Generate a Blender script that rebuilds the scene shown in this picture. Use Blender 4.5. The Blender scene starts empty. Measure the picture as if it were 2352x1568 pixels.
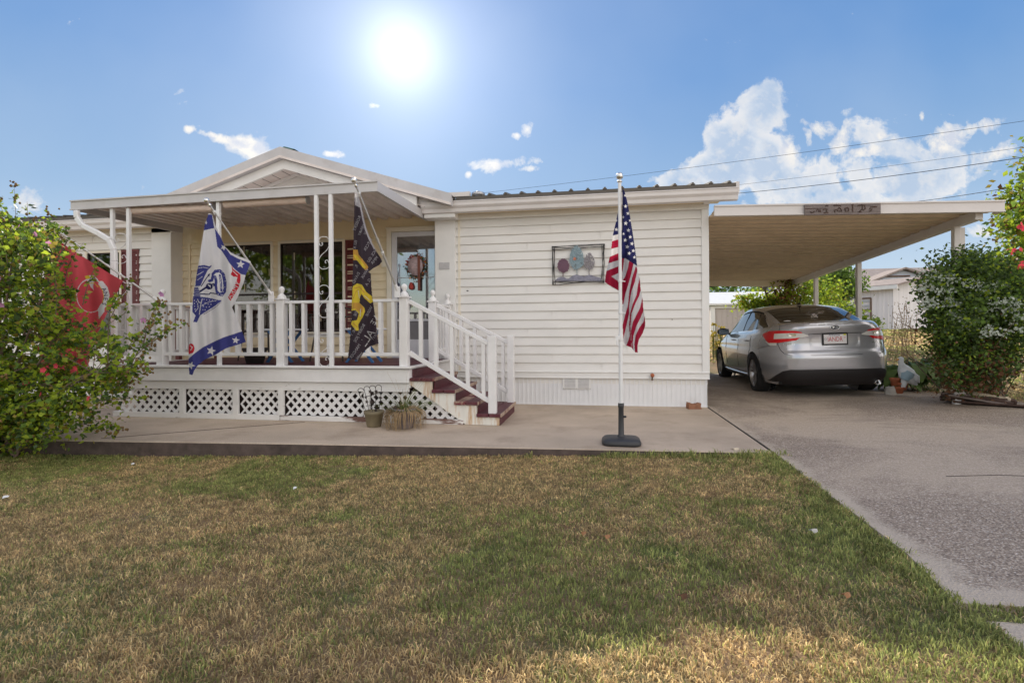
import bpy, bmesh, math, random
import numpy as np
from mathutils import Vector, Matrix, noise as mn
random.seed(7); rng=np.random.default_rng(7)
PI=math.pi; R_=math.radians
scn=bpy.context.scene; COL=scn.collection
# ------------------------------------------------------------------ camera
TH=R_(9.5); ROLL=.006; CH=1.03
cd=bpy.data.cameras.new('camera'); cam=bpy.data.objects.new('camera',cd); COL.objects.link(cam)
cd.lens=18; cd.sensor_width=36; cd.clip_end=3000; cd.clip_start=.05
cam.location=(0,0,CH)
cam.rotation_euler=(Matrix.Rotation(TH,3,'Z')@Matrix.Rotation(PI/2,3,'X')@Matrix.Rotation(-ROLL,3,'Z')).to_euler()
cd.shift_y=-22/2352.
scn.camera=cam
RX=(math.cos(TH),math.sin(TH)); FX=(-math.sin(TH),math.cos(TH))
def raydir(u,v):
    du=u-1176; dv=v-784
    a=(du-ROLL*dv)/1176; b=-(dv+ROLL*du+22)/1176
    return Vector((RX[0]*a+FX[0],RX[1]*a+FX[1],b))
def aY(u,v,Y):          # traced outline point -> its place on the vertical plane at distance Y
    d=raydir(u,v); t=Y/d.y; return Vector((d.x*t,Y,CH+d.z*t))
# ------------------------------------------------------------------ materials
def lin(c):
    return tuple(((x/12.92) if x<=.04045 else ((x+.055)/1.055)**2.4) for x in c)
M={}
class NT:
    def __init__(s,m): s.t=m.node_tree; s.n=s.t.nodes; s.l=s.t.links; s.n.clear()
    def add(s,ty,**k):
        n=s.n.new(ty)
        for a,b in k.items(): setattr(n,a,b)
        return n
    def set(s,n,**k):
        for a,b in k.items():
            i=n.inputs[a.replace('_',' ')] if a.replace('_',' ') in n.inputs else n.inputs[a]
            if hasattr(b,'is_output') or isinstance(b,bpy.types.NodeSocket): s.l.new(b,i)
            else: i.default_value=b
    def math(s,op,a,b=0.,c=0.,clamp=False):
        n=s.add('ShaderNodeMath',operation=op,use_clamp=clamp)
        for i,x in enumerate((a,b,c)):
            if isinstance(x,bpy.types.NodeSocket): s.l.new(x,n.inputs[i])
            else: n.inputs[i].default_value=x
        return n.outputs[0]
    def mix(s,f,a,b,bt='MIX'):
        n=s.add('ShaderNodeMix',data_type='RGBA',blend_type=bt)
        for i,x in ((0,f),(6,a),(7,b)):
            if isinstance(x,bpy.types.NodeSocket): s.l.new(x,n.inputs[i])
            else:
                n.inputs[i].default_value=x if i==0 else (*x[:3],1)
        return n.outputs[2]
    def ramp(s,f,pts,interp='LINEAR'):
        n=s.add('ShaderNodeValToRGB'); n.color_ramp.interpolation=interp
        e=n.color_ramp.elements
        while len(e)<len(pts): e.new(.5)
        for q,(p,c) in zip(e,pts):
            q.position=p; q.color=(*c,1) if len(c)==3 else c
        s.l.new(f,n.inputs[0]); return n.outputs[0]
    def noise(s,scale,detail=4,rough=.55,vec=None,dist=0):
        n=s.add('ShaderNodeTexNoise'); n.inputs['Scale'].default_value=scale; n.inputs['Detail'].default_value=detail
        n.inputs['Roughness'].default_value=rough; n.inputs['Distortion'].default_value=dist
        if vec is not None: s.l.new(vec,n.inputs['Vector'])
        return n.outputs['Fac']
def stretch(t,co,sc):
    m=t.add('ShaderNodeMapping'); t.l.new(co,m.inputs['Vector']); m.inputs['Scale'].default_value=sc; return m.outputs[0]
def mat(name,col,rough=.6,metal=0,var=.12,scale=6,bump=0,bscale=60,col2=None,thr=None,transl=0,coat=0,stretchv=None,attr=None,spec=.5,vhue=None,grain=None):
    m=bpy.data.materials.new(name); m.use_nodes=True; t=NT(m)
    out=t.add('ShaderNodeOutputMaterial'); p=t.add('ShaderNodeBsdfPrincipled')
    co=t.add('ShaderNodeTexCoord').outputs['Object']
    if stretchv: co=stretch(t,co,stretchv)
    if attr:
        a=t.add('ShaderNodeAttribute',attribute_name=attr); base=a.outputs['Color']
    else:
        f=t.noise(scale,5,.6,co)
        lo=tuple(c*(1-var) for c in col); hi=tuple(min(1,c*(1+var)) for c in col)
        base=t.ramp(f,[(.3,lo),(.7,hi)])
        if col2 is not None:
            f2=t.noise(scale*.6 if thr is None else thr[2],6,.65,co)
            f2=t.ramp(f2,[((thr or (.55,.65))[0],(0,0,0)),((thr or (.55,.65))[1],(1,1,1))])
            base=t.mix(f2,base,col2)
    if grain:
        base=t.mix(1,base,t.ramp(t.noise(grain,3,.7,co),[(.3,(.55,.53,.52)),(.5,(1,1,1)),(.72,(1.25,1.22,1.2))]),'MULTIPLY')
    t.l.new(base,p.inputs['Base Color'])
    p.inputs['Roughness'].default_value=rough; p.inputs['Metallic'].default_value=metal
    p.inputs['Specular IOR Level'].default_value=spec
    if coat: p.inputs['Coat Weight'].default_value=coat; p.inputs['Coat Roughness'].default_value=.05
    if bump:
        b=t.add('ShaderNodeBump'); b.inputs['Strength'].default_value=bump; b.inputs['Distance'].default_value=.01
        t.l.new(t.noise(bscale,4,.6,co),b.inputs['Height']); t.l.new(b.outputs[0],p.inputs['Normal'])
    sh=p.outputs[0]
    if transl:
        tr=t.add('ShaderNodeBsdfTranslucent'); t.l.new(base,tr.inputs['Color'])
        mx=t.add('ShaderNodeMixShader'); mx.inputs[0].default_value=transl
        t.l.new(sh,mx.inputs[1]); t.l.new(tr.outputs[0],mx.inputs[2]); sh=mx.outputs[0]
    t.l.new(sh,out.inputs[0]); M[name]=m; return m
def glass(name,tint,alpha,rough=.03,spec=1.0):
    m=bpy.data.materials.new(name); m.use_nodes=True; t=NT(m)
    out=t.add('ShaderNodeOutputMaterial'); g=t.add('ShaderNodeBsdfGlossy'); g.inputs['Roughness'].default_value=rough
    tr=t.add('ShaderNodeBsdfTransparent'); tr.inputs['Color'].default_value=(*tint,1)
    fr=t.add('ShaderNodeFresnel'); fr.inputs['IOR'].default_value=1.5
    f=t.math('MULTIPLY_ADD',fr.outputs[0],spec,alpha,clamp=True)
    mx=t.add('ShaderNodeMixShader'); t.l.new(f,mx.inputs[0]); t.l.new(tr.outputs[0],mx.inputs[1]); t.l.new(g.outputs[0],mx.inputs[2])
    t.l.new(mx.outputs[0],out.inputs[0]); M[name]=m
mat('siding',(.78,.762,.735),.55,var=.05,scale=2.2,bump=.08,bscale=14,col2=(.68,.64,.59),thr=(.56,.86,1.1),stretchv=(1,1,2.2))
mat('siding_cream',(.80,.68,.47),.6,var=.05,scale=3,bump=.06,bscale=20)
mat('white_trim',(.80,.79,.77),.5,var=.05,scale=3,bump=.05,bscale=30)
mat('skirt_white',(.80,.80,.81),.45,var=.05,scale=2,col2=(.62,.60,.58),thr=(.6,.9,2.))
mat('gutter_white',(.70,.66,.64),.4,var=.06,scale=3,col2=(.52,.47,.44),thr=(.6,.9,4.))
mat('awning_metal',(.56,.545,.55),.42,var=.09,scale=2.4,col2=(.42,.38,.35),thr=(.55,.9,3),stretchv=(1,.25,1))
mat('awning_under',(.76,.69,.65),.5,var=.1,scale=2.5,col2=(.50,.42,.37),thr=(.5,.9,3))
mat('carport_under',(.95,.84,.67),.5,var=.08,scale=2,col2=(.74,.62,.47),thr=(.5,.9,1.2))
mat('old_paint',(.78,.77,.76),.6,var=.05,scale=5,bump=.25,bscale=40,col2=(.20,.14,.10),thr=(.63,.68,9),stretchv=(.35,1,1.6))
mat('flaking_paint',(.76,.74,.72),.7,var=.06,scale=5,bump=.4,bscale=40,col2=(.17,.09,.07),thr=(.50,.55,7),stretchv=(.22,1,1.8))
mat('rail_paint',(.80,.79,.79),.55,var=.05,scale=6,bump=.2,bscale=50,col2=(.40,.33,.28),thr=(.70,.76,10))
mat('stringer_paint',(.78,.76,.70),.6,var=.05,scale=6,bump=.2,bscale=40,col2=(.50,.26,.07),thr=(.52,.70,5),stretchv=(2.2,1,.35))
mat('maroon_paint',(.095,.017,.027),.55,var=.25,scale=9,bump=.3,bscale=40,col2=(.20,.10,.10),thr=(.55,.85,10),stretchv=(1,.3,1))
mat('worn_wood',(.40,.28,.21),.8,var=.3,scale=14,bump=.5,bscale=60,col2=(.16,.03,.04),thr=(.5,.56,11),stretchv=(1,.4,1))
mat('worn_edge',(.42,.31,.24),.85,var=.25,scale=14,bump=.4,col2=(.2,.07,.06),thr=(.55,.62,8))
mat('grey_wood',(.20,.165,.155),.9,var=.35,scale=12,bump=.9,bscale=30,stretchv=(.25,1,2.5))
mat('dark_wood',(.035,.026,.024),.9,var=.3)
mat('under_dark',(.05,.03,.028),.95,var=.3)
mat('shutter_red',(.15,.03,.03),.5,var=.1)
mat('roof_green',(.10,.085,.07),.4,var=.12,metal=.3)
mat('ridge_green',(.04,.12,.10),.45,var=.1)
mat('metal_grey',(.48,.48,.49),.35,metal=.7,var=.06)
mat('pole_grey',(.55,.54,.53),.35,metal=.6,var=.05)
mat('silver',(.75,.74,.72),.22,metal=.9,var=.05)
mat('white_metal',(.82,.82,.83),.35,var=.04)
mat('black_metal',(.02,.018,.018),.45,var=.2)
mat('black_plastic',(.035,.036,.04),.5,var=.15,bump=.05)
mat('shade_mesh',(.78,.62,.54),.8,var=.15,scale=20,bump=.6,bscale=120,stretchv=(.3,1,1))
mat('curtain',(.30,.24,.19),.9,var=.2,scale=8,stretchv=(3,3,.1))
mat('room_dark',(.03,.026,.024),.95,var=.3)
mat('door_white',(.66,.66,.70),.5,var=.05)
mat('door_trim',(.80,.74,.62),.5,var=.04)
mat('screen_grey',(.20,.19,.20),.6,var=.08,bump=.2,bscale=300)
mat('plaque_grey',(.50,.49,.50),.6,var=.1,scale=20)
glass('window_glass',(.55,.52,.50),.06,.02,1.2)
glass('door_glass',(.8,.8,.8),.22,.02,2.0)
glass('car_glass',(.12,.11,.11),.08,.02,1.2)
glass('lamp_glass',(.9,.9,.9),.10,.05,1.)
mat('concrete_walk',(.52,.42,.325),.85,var=.16,scale=1.2,bump=.35,bscale=160,col2=(.36,.275,.205),thr=(.5,.75,1.7),grain=130)
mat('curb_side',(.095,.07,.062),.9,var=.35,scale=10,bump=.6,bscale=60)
mat('joint_dark',(.05,.04,.035),.95,var=.3)
mat('soil',(.10,.075,.05),.95,var=.4,scale=6,bump=.8,bscale=40)
mat('terracotta',(.42,.13,.06),.8,var=.2,scale=12,bump=.2)
mat('pot_olive',(.20,.165,.10),.7,var=.15,scale=9,bump=.15)
mat('pot_slate',(.19,.165,.175),.75,var=.2,scale=10,bump=.5,bscale=30)
mat('brick_red',(.28,.13,.075),.9,var=.3,scale=14,bump=.7,bscale=40)
mat('rock_white',(.55,.52,.48),.9,var=.2)
mat('goose_white',(.66,.69,.72),.6,var=.12,scale=14)
mat('goose_blue',(.30,.42,.50),.6,var=.12)
mat('goose_orange',(.65,.33,.08),.6,var=.1)
mat('log_grey',(.24,.19,.17),.95,var=.35,scale=10,bump=.9,bscale=40,stretchv=(.3,2,2))
mat('log_pale',(.62,.52,.38),.9,var=.2)
mat('log_dark',(.085,.05,.04),.95,var=.4,scale=14,bump=.9)
mat('leaf_litter',(.30,.15,.07),.9,var=.4,scale=20)
mat('car_silver',(.52,.52,.55),.22,metal=.55,var=.015,coat=1)
mat('car_black',(.018,.015,.016),.55,var=.2,bump=.05,bscale=200)
mat('car_gap',(.01,.01,.01),.9,var=.1)
mat('car_interior',(.035,.03,.028),.9,var=.2)
mat('lamp_red',(.70,.006,.012),.30,var=.05,coat=.25,spec=.3)
mat('lamp_clear',(.72,.70,.66),.12,var=.06,coat=1)
mat('tyre',(.02,.019,.019),.85,var=.2,bump=.2)
mat('rim',(.52,.50,.50),.3,metal=.85,var=.05)
mat('chrome',(.8,.8,.8),.1,metal=1,var=.02)
mat('plate_white',(.80,.76,.76),.5,var=.05)
mat('plate_red',(.55,.04,.05),.5,var=.05)
mat('plate_blue',(.03,.05,.17),.5,var=.05)
mat('plate_yellow',(.65,.60,.05),.5,var=.05)
mat('emblem_blue',(.01,.018,.05),.2,var=.05,coat=1)
mat('art_purple',(.17,.09,.13),.5,metal=.4,var=.25,scale=60)
mat('art_blue',(.24,.32,.36),.45,metal=.5,var=.35,scale=70)
mat('art_grey',(.27,.25,.27),.45,metal=.5,var=.35,scale=70)
mat('art_hill',(.25,.25,.32),.5,metal=.4,var=.25,scale=30)
mat('art_red',(.55,.16,.08),.6,var=.1)
mat('stick_grey',(.20,.14,.11),.9,var=.3)
mat('bark',(.12,.085,.06),.95,var=.35,scale=12,bump=.8,bscale=30)
for nm,c,tr in (('leaf_lime',(.36,.46,.04),.6),('leaf_green',(.14,.23,.04),.5),('leaf_dark',(.06,.10,.03),.4),
                ('leaf_tree',(.18,.28,.05),.55),('leaf_brown',(.16,.075,.035),.3),('leaf_gold',(.33,.26,.05),.5),('hosta',(.13,.20,.06),.35)):
    mat(nm,c,.5,var=.4,scale=5,transl=tr,spec=.35)
mat('bud_brown',(.23,.14,.055),.8,var=.3,transl=.2)
mat('petal_pink',(.62,.28,.50),.6,var=.15,transl=.4)
mat('rose_grey',(.50,.38,.40),.7,var=.3,scale=25)
mat('petal_white',(.62,.68,.60),.6,var=.12,transl=.3)
mat('petal_red',(.60,.05,.08),.6,var=.2,transl=.3)
mat('straw',(.42,.30,.17),.8,var=.3,scale=30,transl=.25)
mat('blade_green',(.13,.17,.05),.6,var=.3,scale=20,transl=.3)
mat('carport_rib_shade',(.70,.57,.42),.6,var=.1)  # darker rib tone: shade lines of the carport ceiling put into the colour
mat('grass_blade',(1,1,1),.65,attr='col',transl=.5,spec=.2)
mat('lawn_ground',(.27,.18,.10),.95,var=.35,scale=3,bump=1,bscale=60,col2=(.14,.15,.06),thr=(.45,.6,1.1),grain=90)
mat('shed_grey',(.50,.45,.42),.8,var=.06,scale=2,stretchv=(8,8,.2))
mat('shed_white',(.80,.78,.80),.8,var=.10,scale=2,stretchv=(6,6,.15))
mat('house_blue',(.55,.60,.70),.7,var=.05)
mat('shingle',(.30,.25,.23),.9,var=.25,scale=6,bump=.5)
mat('roof_white',(.78,.78,.76),.4,var=.06)
mat('wire_dark',(.02,.02,.025),.6,var=.1)
mat('paper_white',(.75,.75,.75),.8,var=.05)
mat('folding_blue',(.05,.16,.38),.5,var=.1)
mat('table_white',(.7,.72,.75),.5,var=.06)
mat('chair_dark',(.05,.035,.03),.6,var=.2)
mat('wreath_green',(.06,.10,.06),.9,var=.4,scale=30)
mat('wreath_red',(.36,.05,.04),.8,var=.3)
mat('wreath_gold',(.55,.25,.05),.8,var=.3)
mat('ribbon_brown',(.20,.07,.05),.8,var=.2)
mat('bulb_glow',(.9,.85,.75),.3)
for nm,c in (('cloth_white',(.66,.65,.66)),('cloth_blue',(.05,.055,.22)),('cloth_navy',(.018,.02,.085)),('cloth_red',(.50,.02,.035)),('cloth_redus',(.36,.012,.045)),
             ('cloth_black',(.045,.032,.042)),('cloth_yellow',(.68,.52,.05)),('cloth_ochre',(.55,.30,.06)),('cloth_marine',(.62,.09,.11)),('cloth_grey',(.40,.38,.40))):
    mat(nm,c,.75,var=.06,scale=5,bump=.1,bscale=300,transl=.30,spec=.2)
# driveway: aggregate of pebbles in cement with wear
def driveway_mat():
    m=bpy.data.materials.new('driveway_aggregate'); m.use_nodes=True; t=NT(m)
    out=t.add('ShaderNodeOutputMaterial'); p=t.add('ShaderNodeBsdfPrincipled'); p.inputs['Roughness'].default_value=.8
    co=t.add('ShaderNodeTexCoord').outputs['Object']
    v=t.add('ShaderNodeTexVoronoi'); v.inputs['Scale'].default_value=120; t.l.new(co,v.inputs['Vector'])
    sep=t.add('ShaderNodeSeparateColor'); t.l.new(v.outputs['Color'],sep.inputs[0])
    peb=t.ramp(sep.outputs[0],[(0,(.25,.19,.145)),(.35,(.39,.31,.235)),(.6,(.48,.385,.30)),(.8,(.56,.46,.365)),(.95,(.66,.56,.46)),(1,(.82,.73,.64))])
    edge=t.ramp(v.outputs['Distance'],[(.25,(1,1,1)),(.62,(.62,.60,.6))])
    peb=t.mix(1,peb,edge,'MULTIPLY')
    big=t.noise(.55,6,.62,co,.6)
    peb=t.mix(t.ramp(big,[(.44,(0,0,0)),(.56,(1,1,1))]),peb,t.mix(.5,peb,(.60,.49,.38)))
    dk=t.noise(.9,5,.6,stretch(t,co,(.7,1.6,1)),.8)
    peb=t.mix(t.math('MULTIPLY',t.ramp(dk,[(.53,(0,0,0)),(.66,(1,1,1))]),.5),peb,(.20,.155,.135))
    sx=t.add('ShaderNodeSeparateXYZ'); t.l.new(co,sx.inputs[0]); nn=t.noise(5,5,.65,co)
    e=t.math('SUBTRACT',sx.outputs[0],t.math('MULTIPLY_ADD',nn,.34,1.28)); e2=t.math('SUBTRACT',sx.outputs[1],t.math('MULTIPLY_ADD',nn,.7,1.95)); e=t.math('MINIMUM',e,e2)
    peb=t.mix(t.ramp(e,[(.0,(.8,.8,.8)),(.10,(0,0,0))]),peb,(.56,.47,.375))
    t.l.new(peb,p.inputs['Base Color'])
    b=t.add('ShaderNodeBump'); b.inputs['Strength'].default_value=.6; b.inputs['Distance'].default_value=.006
    t.l.new(v.outputs['Distance'],b.inputs['Height']); t.l.new(b.outputs[0],p.inputs['Normal'])
    t.l.new(p.outputs[0],out.inputs[0]); M['driveway_aggregate']=m
driveway_mat()
# ------------------------------------------------------------------ mesh building
class MB:
    def __init__(s): s.v=[]; s.f=[]; s.m=[]; s.cur=0; s.sm=[]
    def mi(s,i): s.cur=i; return s
    def add(s,vs,fs,smooth=False):
        o=len(s.v); s.v+=[tuple(v) for v in vs]
        for f in fs: s.f.append(tuple(i+o for i in f)); s.m.append(s.cur); s.sm.append(smooth)
        return s
    def box(s,a,b,T=None):
        (x0,y0,z0),(x1,y1,z1)=a,b
        vs=[Vector(p) for p in ((x0,y0,z0),(x1,y0,z0),(x1,y1,z0),(x0,y1,z0),(x0,y0,z1),(x1,y0,z1),(x1,y1,z1),(x0,y1,z1))]
        if T is not None: vs=[T@v for v in vs]
        return s.add(vs,[(0,3,2,1),(4,5,6,7),(0,1,5,4),(1,2,6,5),(2,3,7,6),(3,0,4,7)])
    def beam(s,p,q,w,h,up=(0,0,1)):
        p=Vector(p);q=Vector(q);d=(q-p);L=d.length;d.normalize();u=Vector(up)
        r=d.cross(u)
        if r.length<1e-4: r=d.cross(Vector((1,0,0)))
        r.normalize();u=r.cross(d)
        T=Matrix((( r.x,d.x,u.x,p.x),(r.y,d.y,u.y,p.y),(r.z,d.z,u.z,p.z),(0,0,0,1)))
        return s.box((-w/2,0,-h/2),(w/2,L,h/2),T)
    def prism(s,poly,axis,a,b):
        # poly list of 2D; axis 'y': (x,z) extruded in y ; 'x': (y,z) ; 'z': (x,y)
        def P(p,c): return {'y':(p[0],c,p[1]),'x':(c,p[0],p[1]),'z':(p[0],p[1],c)}[axis]
        n=len(poly); vs=[P(p,a) for p in poly]+[P(p,b) for p in poly]
        return s.add(vs,[tuple(range(n)),tuple(range(2*n-1,n-1,-1))]+[(i,i+n,(i+1)%n+n,(i+1)%n) for i in range(n)])
    def tube(s,pts,r,n=8,smooth=True,caps=True):
        pts=[Vector(p) for p in pts]; k=len(pts); rs=r if isinstance(r,(list,tuple)) else [r]*k
        vs=[];prev=None
        for i,p in enumerate(pts):
            d=(pts[min(i+1,k-1)]-pts[max(i-1,0)])
            if d.length<1e-9: d=Vector((0,0,1))
            d.normalize()
            if prev is None:
                a=d.cross(Vector((0,0,1)))
                if a.length<.1: a=d.cross(Vector((1,0,0)))
                a.normalize()
            else:
                a=prev-d*prev.dot(d)
                if a.length<1e-6: a=d.orthogonal()
                a.normalize()
            prev=a; b=d.cross(a)
            for j in range(n):
                t=2*PI*j/n; vs.append(p+(a*math.cos(t)+b*math.sin(t))*rs[i])
        fs=[(i*n+j,i*n+(j+1)%n,(i+1)*n+(j+1)%n,(i+1)*n+j) for i in range(k-1) for j in range(n)]
        s.add(vs,fs,smooth)
        if caps: s.add(vs[:n],[tuple(range(n-1,-1,-1))]); s.add(vs[-n:],[tuple(range(n))])
        return s
    def cyl(s,p,q,r,n=12): return s.tube([p,q],r,n)
    def lathe(s,prof,c=(0,0,0),n=20,T=None,smooth=True):
        k=len(prof); vs=[]
        for r,z in prof:
            for j in range(n):
                t=2*PI*j/n; v=Vector((c[0]+r*math.cos(t),c[1]+r*math.sin(t),c[2]+z)); vs.append(T@v if T is not None else v)
        return s.add(vs,[(i*n+j,i*n+(j+1)%n,(i+1)*n+(j+1)%n,(i+1)*n+j) for i in range(k-1) for j in range(n)],smooth)
    def grid(s,fn,nu,nv,smooth=True,mfn=None,flip=False):
        vs=[fn(i/nu,j/nv) for j in range(nv+1) for i in range(nu+1)]
        o=len(s.v); s.v+=[tuple(v) for v in vs]
        for j in range(nv):
            for i in range(nu):
                a=j*(nu+1)+i; f=(a,a+1,a+nu+2,a+nu+1)
                if flip: f=f[::-1]
                s.f.append(tuple(o+q for q in f)); s.m.append(mfn((i+.5)/nu,(j+.5)/nv) if mfn else s.cur); s.sm.append(smooth)
        return s
    def obj(s,name,mats,parent=None,bevel=0,solid=0,label=None):
        me=bpy.data.meshes.new(name); me.from_pydata(s.v,[],s.f)
        for m in (mats if isinstance(mats,(list,tuple)) else [mats]): me.materials.append(M[m])
        me.polygons.foreach_set('material_index',s.m); me.polygons.foreach_set('use_smooth',s.sm); me.update()
        o=bpy.data.objects.new(name,me); COL.objects.link(o)
        if parent: o.parent=parent; o.matrix_parent_inverse=MI(parent)
        if bevel:
            b=o.modifiers.new('b','BEVEL'); b.width=bevel; b.segments=1; b.limit_method='ANGLE'
        if solid:
            b=o.modifiers.new('s','SOLIDIFY'); b.thickness=solid; b.offset=0
        if label: o['label']=label
        return o
def MI(p): return p.matrix_basis.inverted_safe() if p.parent is None else Matrix.Identity(4)
def thing(name,label,cat,loc=(0,0,0),group=None,kind=None):
    o=bpy.data.objects.new(name,None); COL.objects.link(o); o.location=loc; o.empty_display_size=.1
    return tag(o,label,cat,group,kind)
def tag(o,label=None,cat=None,group=None,kind=None):
    if label: o['label']=label
    if cat: o['category']=cat
    if group: o['group']=group
    if kind: o['kind']=kind
    return o
def copy_tree(o,parent=None):
    c=o.copy(); COL.objects.link(c)
    if parent: c.parent=parent
    for ch in list(o.children): copy_tree(ch,c)
    return c
# world-space parts under an Empty at loc: MI undoes the empty's placement (basis only, no rotation used)
_font={}
def text_mesh(txt,size=1.):
    cu=bpy.data.curves.new('t','FONT'); cu.body=txt; cu.size=size; cu.align_x='CENTER'; cu.align_y='CENTER'; cu.resolution_u=2
    o=bpy.data.objects.new('t',cu); me=bpy.data.meshes.new_from_object(o)
    vs=[Vector(v.co) for v in me.vertices]; fs=[tuple(p.vertices) for p in me.polygons]
    bpy.data.objects.remove(o); bpy.data.curves.remove(cu); bpy.data.meshes.remove(me); return vs,fs
# ================================================================== SETTING
def hground(x,y):
    # lawn a little below the walk on the left, flush at the driveway; the land rises behind the house
    h=-.005
    if y<4.9:
        t=min(1,max(0,(1.35-x)/5.5)); h=-.01-.13*t**.8*min(1,max(.0,(y-1.4)/2.6))+.03*min(1,max(0,(2.6-y)))
    if x>4.8 and y>6.5: h=max(h,0)+.09
    if y>10:
        t=max(0,(y-10)/14); h+=.95*(t if t<1 else 1+.12*(t-1))*(1 if x>2 else max(0,1+(x-2)/8))
    return h
def walk_y(x): return 4.55+(x+.755)*.055 if x>-.755 else 4.455+(x+.755)*.03 if x>-2.8 else 4.38+(x+2.8)*.075
def walk_y(x): return np.interp(x,[-14,-5.6,-2.83,-.755,1.46],[3.9,4.17,4.38,4.50,4.62])
def ground():
    xs=np.unique(np.concatenate([np.linspace(-7,1.3,60),np.linspace(5,9,12),np.array([-900,-400,-150,-60,-30,-18,-12,-9.5,-8,1.46,2,3,4.2,4.95,11,14,18,24,32,45,60,90,200,500,900])]))
    ys=np.unique(np.concatenate([np.linspace(.6,5.2,34),np.array([-900,-300,-80,-30,-12,-5,-2,-.5,6,7,8,9,10,11,12,14,16,18,20,22,24,28,34,45,70,120,300,900])]))
    vs=[];fs=[]
    for y in ys:
        for x in xs:
            vs.append((x,y,hground(x,y)-.012+.012*mn.noise(Vector((x*1.7,y*1.7,0)))))
    n=len(xs)
    # leave the slabs' footprint lower than the slabs
    for i,v in enumerate(vs):
        x,y,z=v
        if -14<x<5.0 and walk_y(min(x,1.46))+.02<y<14 : vs[i]=(x,y,min(z,-.06))
        if 1.33<x<5.05 and 2.2<y<14: vs[i]=(x,y,min(z,-.05))
        if x>5.05 and x<14 and 2.3<y<7.2: vs[i]=(x,y,min(z,-.03))
    for j in range(len(ys)-1):
        for i in range(n-1): fs.append((j*n+i,j*n+i+1,(j+1)*n+i+1,(j+1)*n+i))
    b=MB(); b.add(vs,fs,True); o=b.obj('ground','lawn_ground'); o['kind']='structure'
ground()
# walkway slab with a real edge
b=MB(); xs=[-13,-9,-5.6,-4.2,-2.83,-1.8,-.755,.3,1.452]
poly=[(x,float(walk_y(x))) for x in xs]+[(1.452,7.3),(-13,7.3)]
b.prism(poly,'z',-.25,0); 
o=b.obj('walkway','concrete_walk',bevel=.008); o['kind']='structure'
b=MB(); 
for x,dx in ((-4.25,.9),): 
    b.beam((x-.6*(dx>.1),float(walk_y(x))+.05,.0022),(x+dx,5.45,.0022),.008,.003)
o=b.obj('walkway_joint','joint_dark'); o['kind']='structure'
# stained side of the slab
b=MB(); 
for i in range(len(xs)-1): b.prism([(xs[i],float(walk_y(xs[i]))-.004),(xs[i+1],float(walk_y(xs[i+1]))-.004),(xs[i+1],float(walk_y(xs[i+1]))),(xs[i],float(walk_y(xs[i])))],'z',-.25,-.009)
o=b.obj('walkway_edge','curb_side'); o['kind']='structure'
# driveway (rises slightly to the right)
def dz(x,y): return .026*max(0,min(x,5.6)-1.5)
def slab(poly_left,poly_right,y0,y1,name,n=10,mt='driveway_aggregate'):
    b=MB(); N=n
    def fn(u,v):
        y=y0+(y1-y0)*v; xl=np.interp(y,[p[1] for p in poly_left],[p[0] for p in poly_left]); xr=np.interp(y,[p[1] for p in poly_right],[p[0] for p in poly_right])
        x=xl+(xr-xl)*u; return (x,y,dz(x,y))
    b.grid(fn,16,N,False)
    b.grid(lambda u,v:(lambda p:(p[0],p[1],p[2]-.12*v))(fn(0,1-u)),N,1,False); b.grid(lambda u,v:(lambda p:(p[0],p[1],p[2]-.12*v))(fn(u,0)),16,1,False)
    b.grid(lambda u,v:(lambda p:(p[0],p[1],p[2]-.12*v))(fn(1,u)),N,1,False)
    o=b.obj(name,mt); o['kind']='structure'
PL=[(1.33,2.17),(1.40,2.6),(1.43,3.6),(1.475,4.77),(1.466,8.6),(1.466,14)]
PR=[(9,2.2),(8.6,5.4),(6.9,6.6),(5.3,7.5),(4.95,8.3),(4.9,14)]
slab(PL,PR,2.18,8.585,'driveway',14)
slab(PL,PR,8.597,13.2,'carport_floor',6)
slab([(1.33,1),(1.35,2.06)],[(9,1),(9,2.06)],-3.5,2.06,'driveway_apron',6)
b=MB(); b.box((1.455,4.75,-.03),(1.466,8.5,.001)); o=b.obj('slab_joint','joint_dark'); o['kind']='structure'
# ================================================================== HOUSE
FY=7.24; RY=7.44; HX1=1.475; HX0=-11.0
house=thing('mobile_home','long white mobile home with lap siding, ribbed metal roof and low porch gable','house',(-2,FY,0))
def lap(name,x0,x1,y,z0,z1,parent,mt,sp=.122,holes=(),faceX=None):
    # lap siding: every course leans out to a small lip; holes are (xa,xb,za,zb)
    b=MB(); z=z0
    while z<z1-1e-4:
        zt=min(z+sp,z1); segs=[(x0,x1)]
        zs=[z,zt]
        for (xa,xb,za,zb) in holes:
            if z<zb-1e-4 and zt>za+1e-4:
                ns=[]
                for (a,c) in segs:
                    if xb<=a or xa>=c: ns.append((a,c)); continue
                    if xa>a: ns.append((a,xa))
                    if xb<c: ns.append((xb,c))
                segs=ns
        jx=x0+(x1-x0)*(.25+.5*(((z*37.7)%1.0)))
        if x1-x0>2.5: b.box((jx,y-.0215,z+.004),(jx+.0022,y-.004,zt-.004))
        for a,c in segs:
            yo=y-.021; yi=y-.001
            vs=[(a,yo,z),(c,yo,z),(c,y-.019,z+.02),(a,y-.019,z+.02),(c,yi,zt),(a,yi,zt),(a,yi,z),(c,yi,z)]
            b.add(vs,[(0,1,2,3),(3,2,4,5),(6,7,1,0),(0,3,5,6),(1,7,4,2)])
        z=zt
    return b.obj(name,mt,parent)
lap('siding',-2.03,1.40,FY,.47,2.735,house,'siding')
lap('siding',HX0,-7.10,FY,.47,2.735,house,'siding',holes=((-8.35,-7.42,.95,2.39),))
DH=(-3.10,-2.335,.64,2.56); W1=(-6.03,-5.13,1.05,2.45); W2=(-4.97,-3.90,1.05,2.45)
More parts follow.
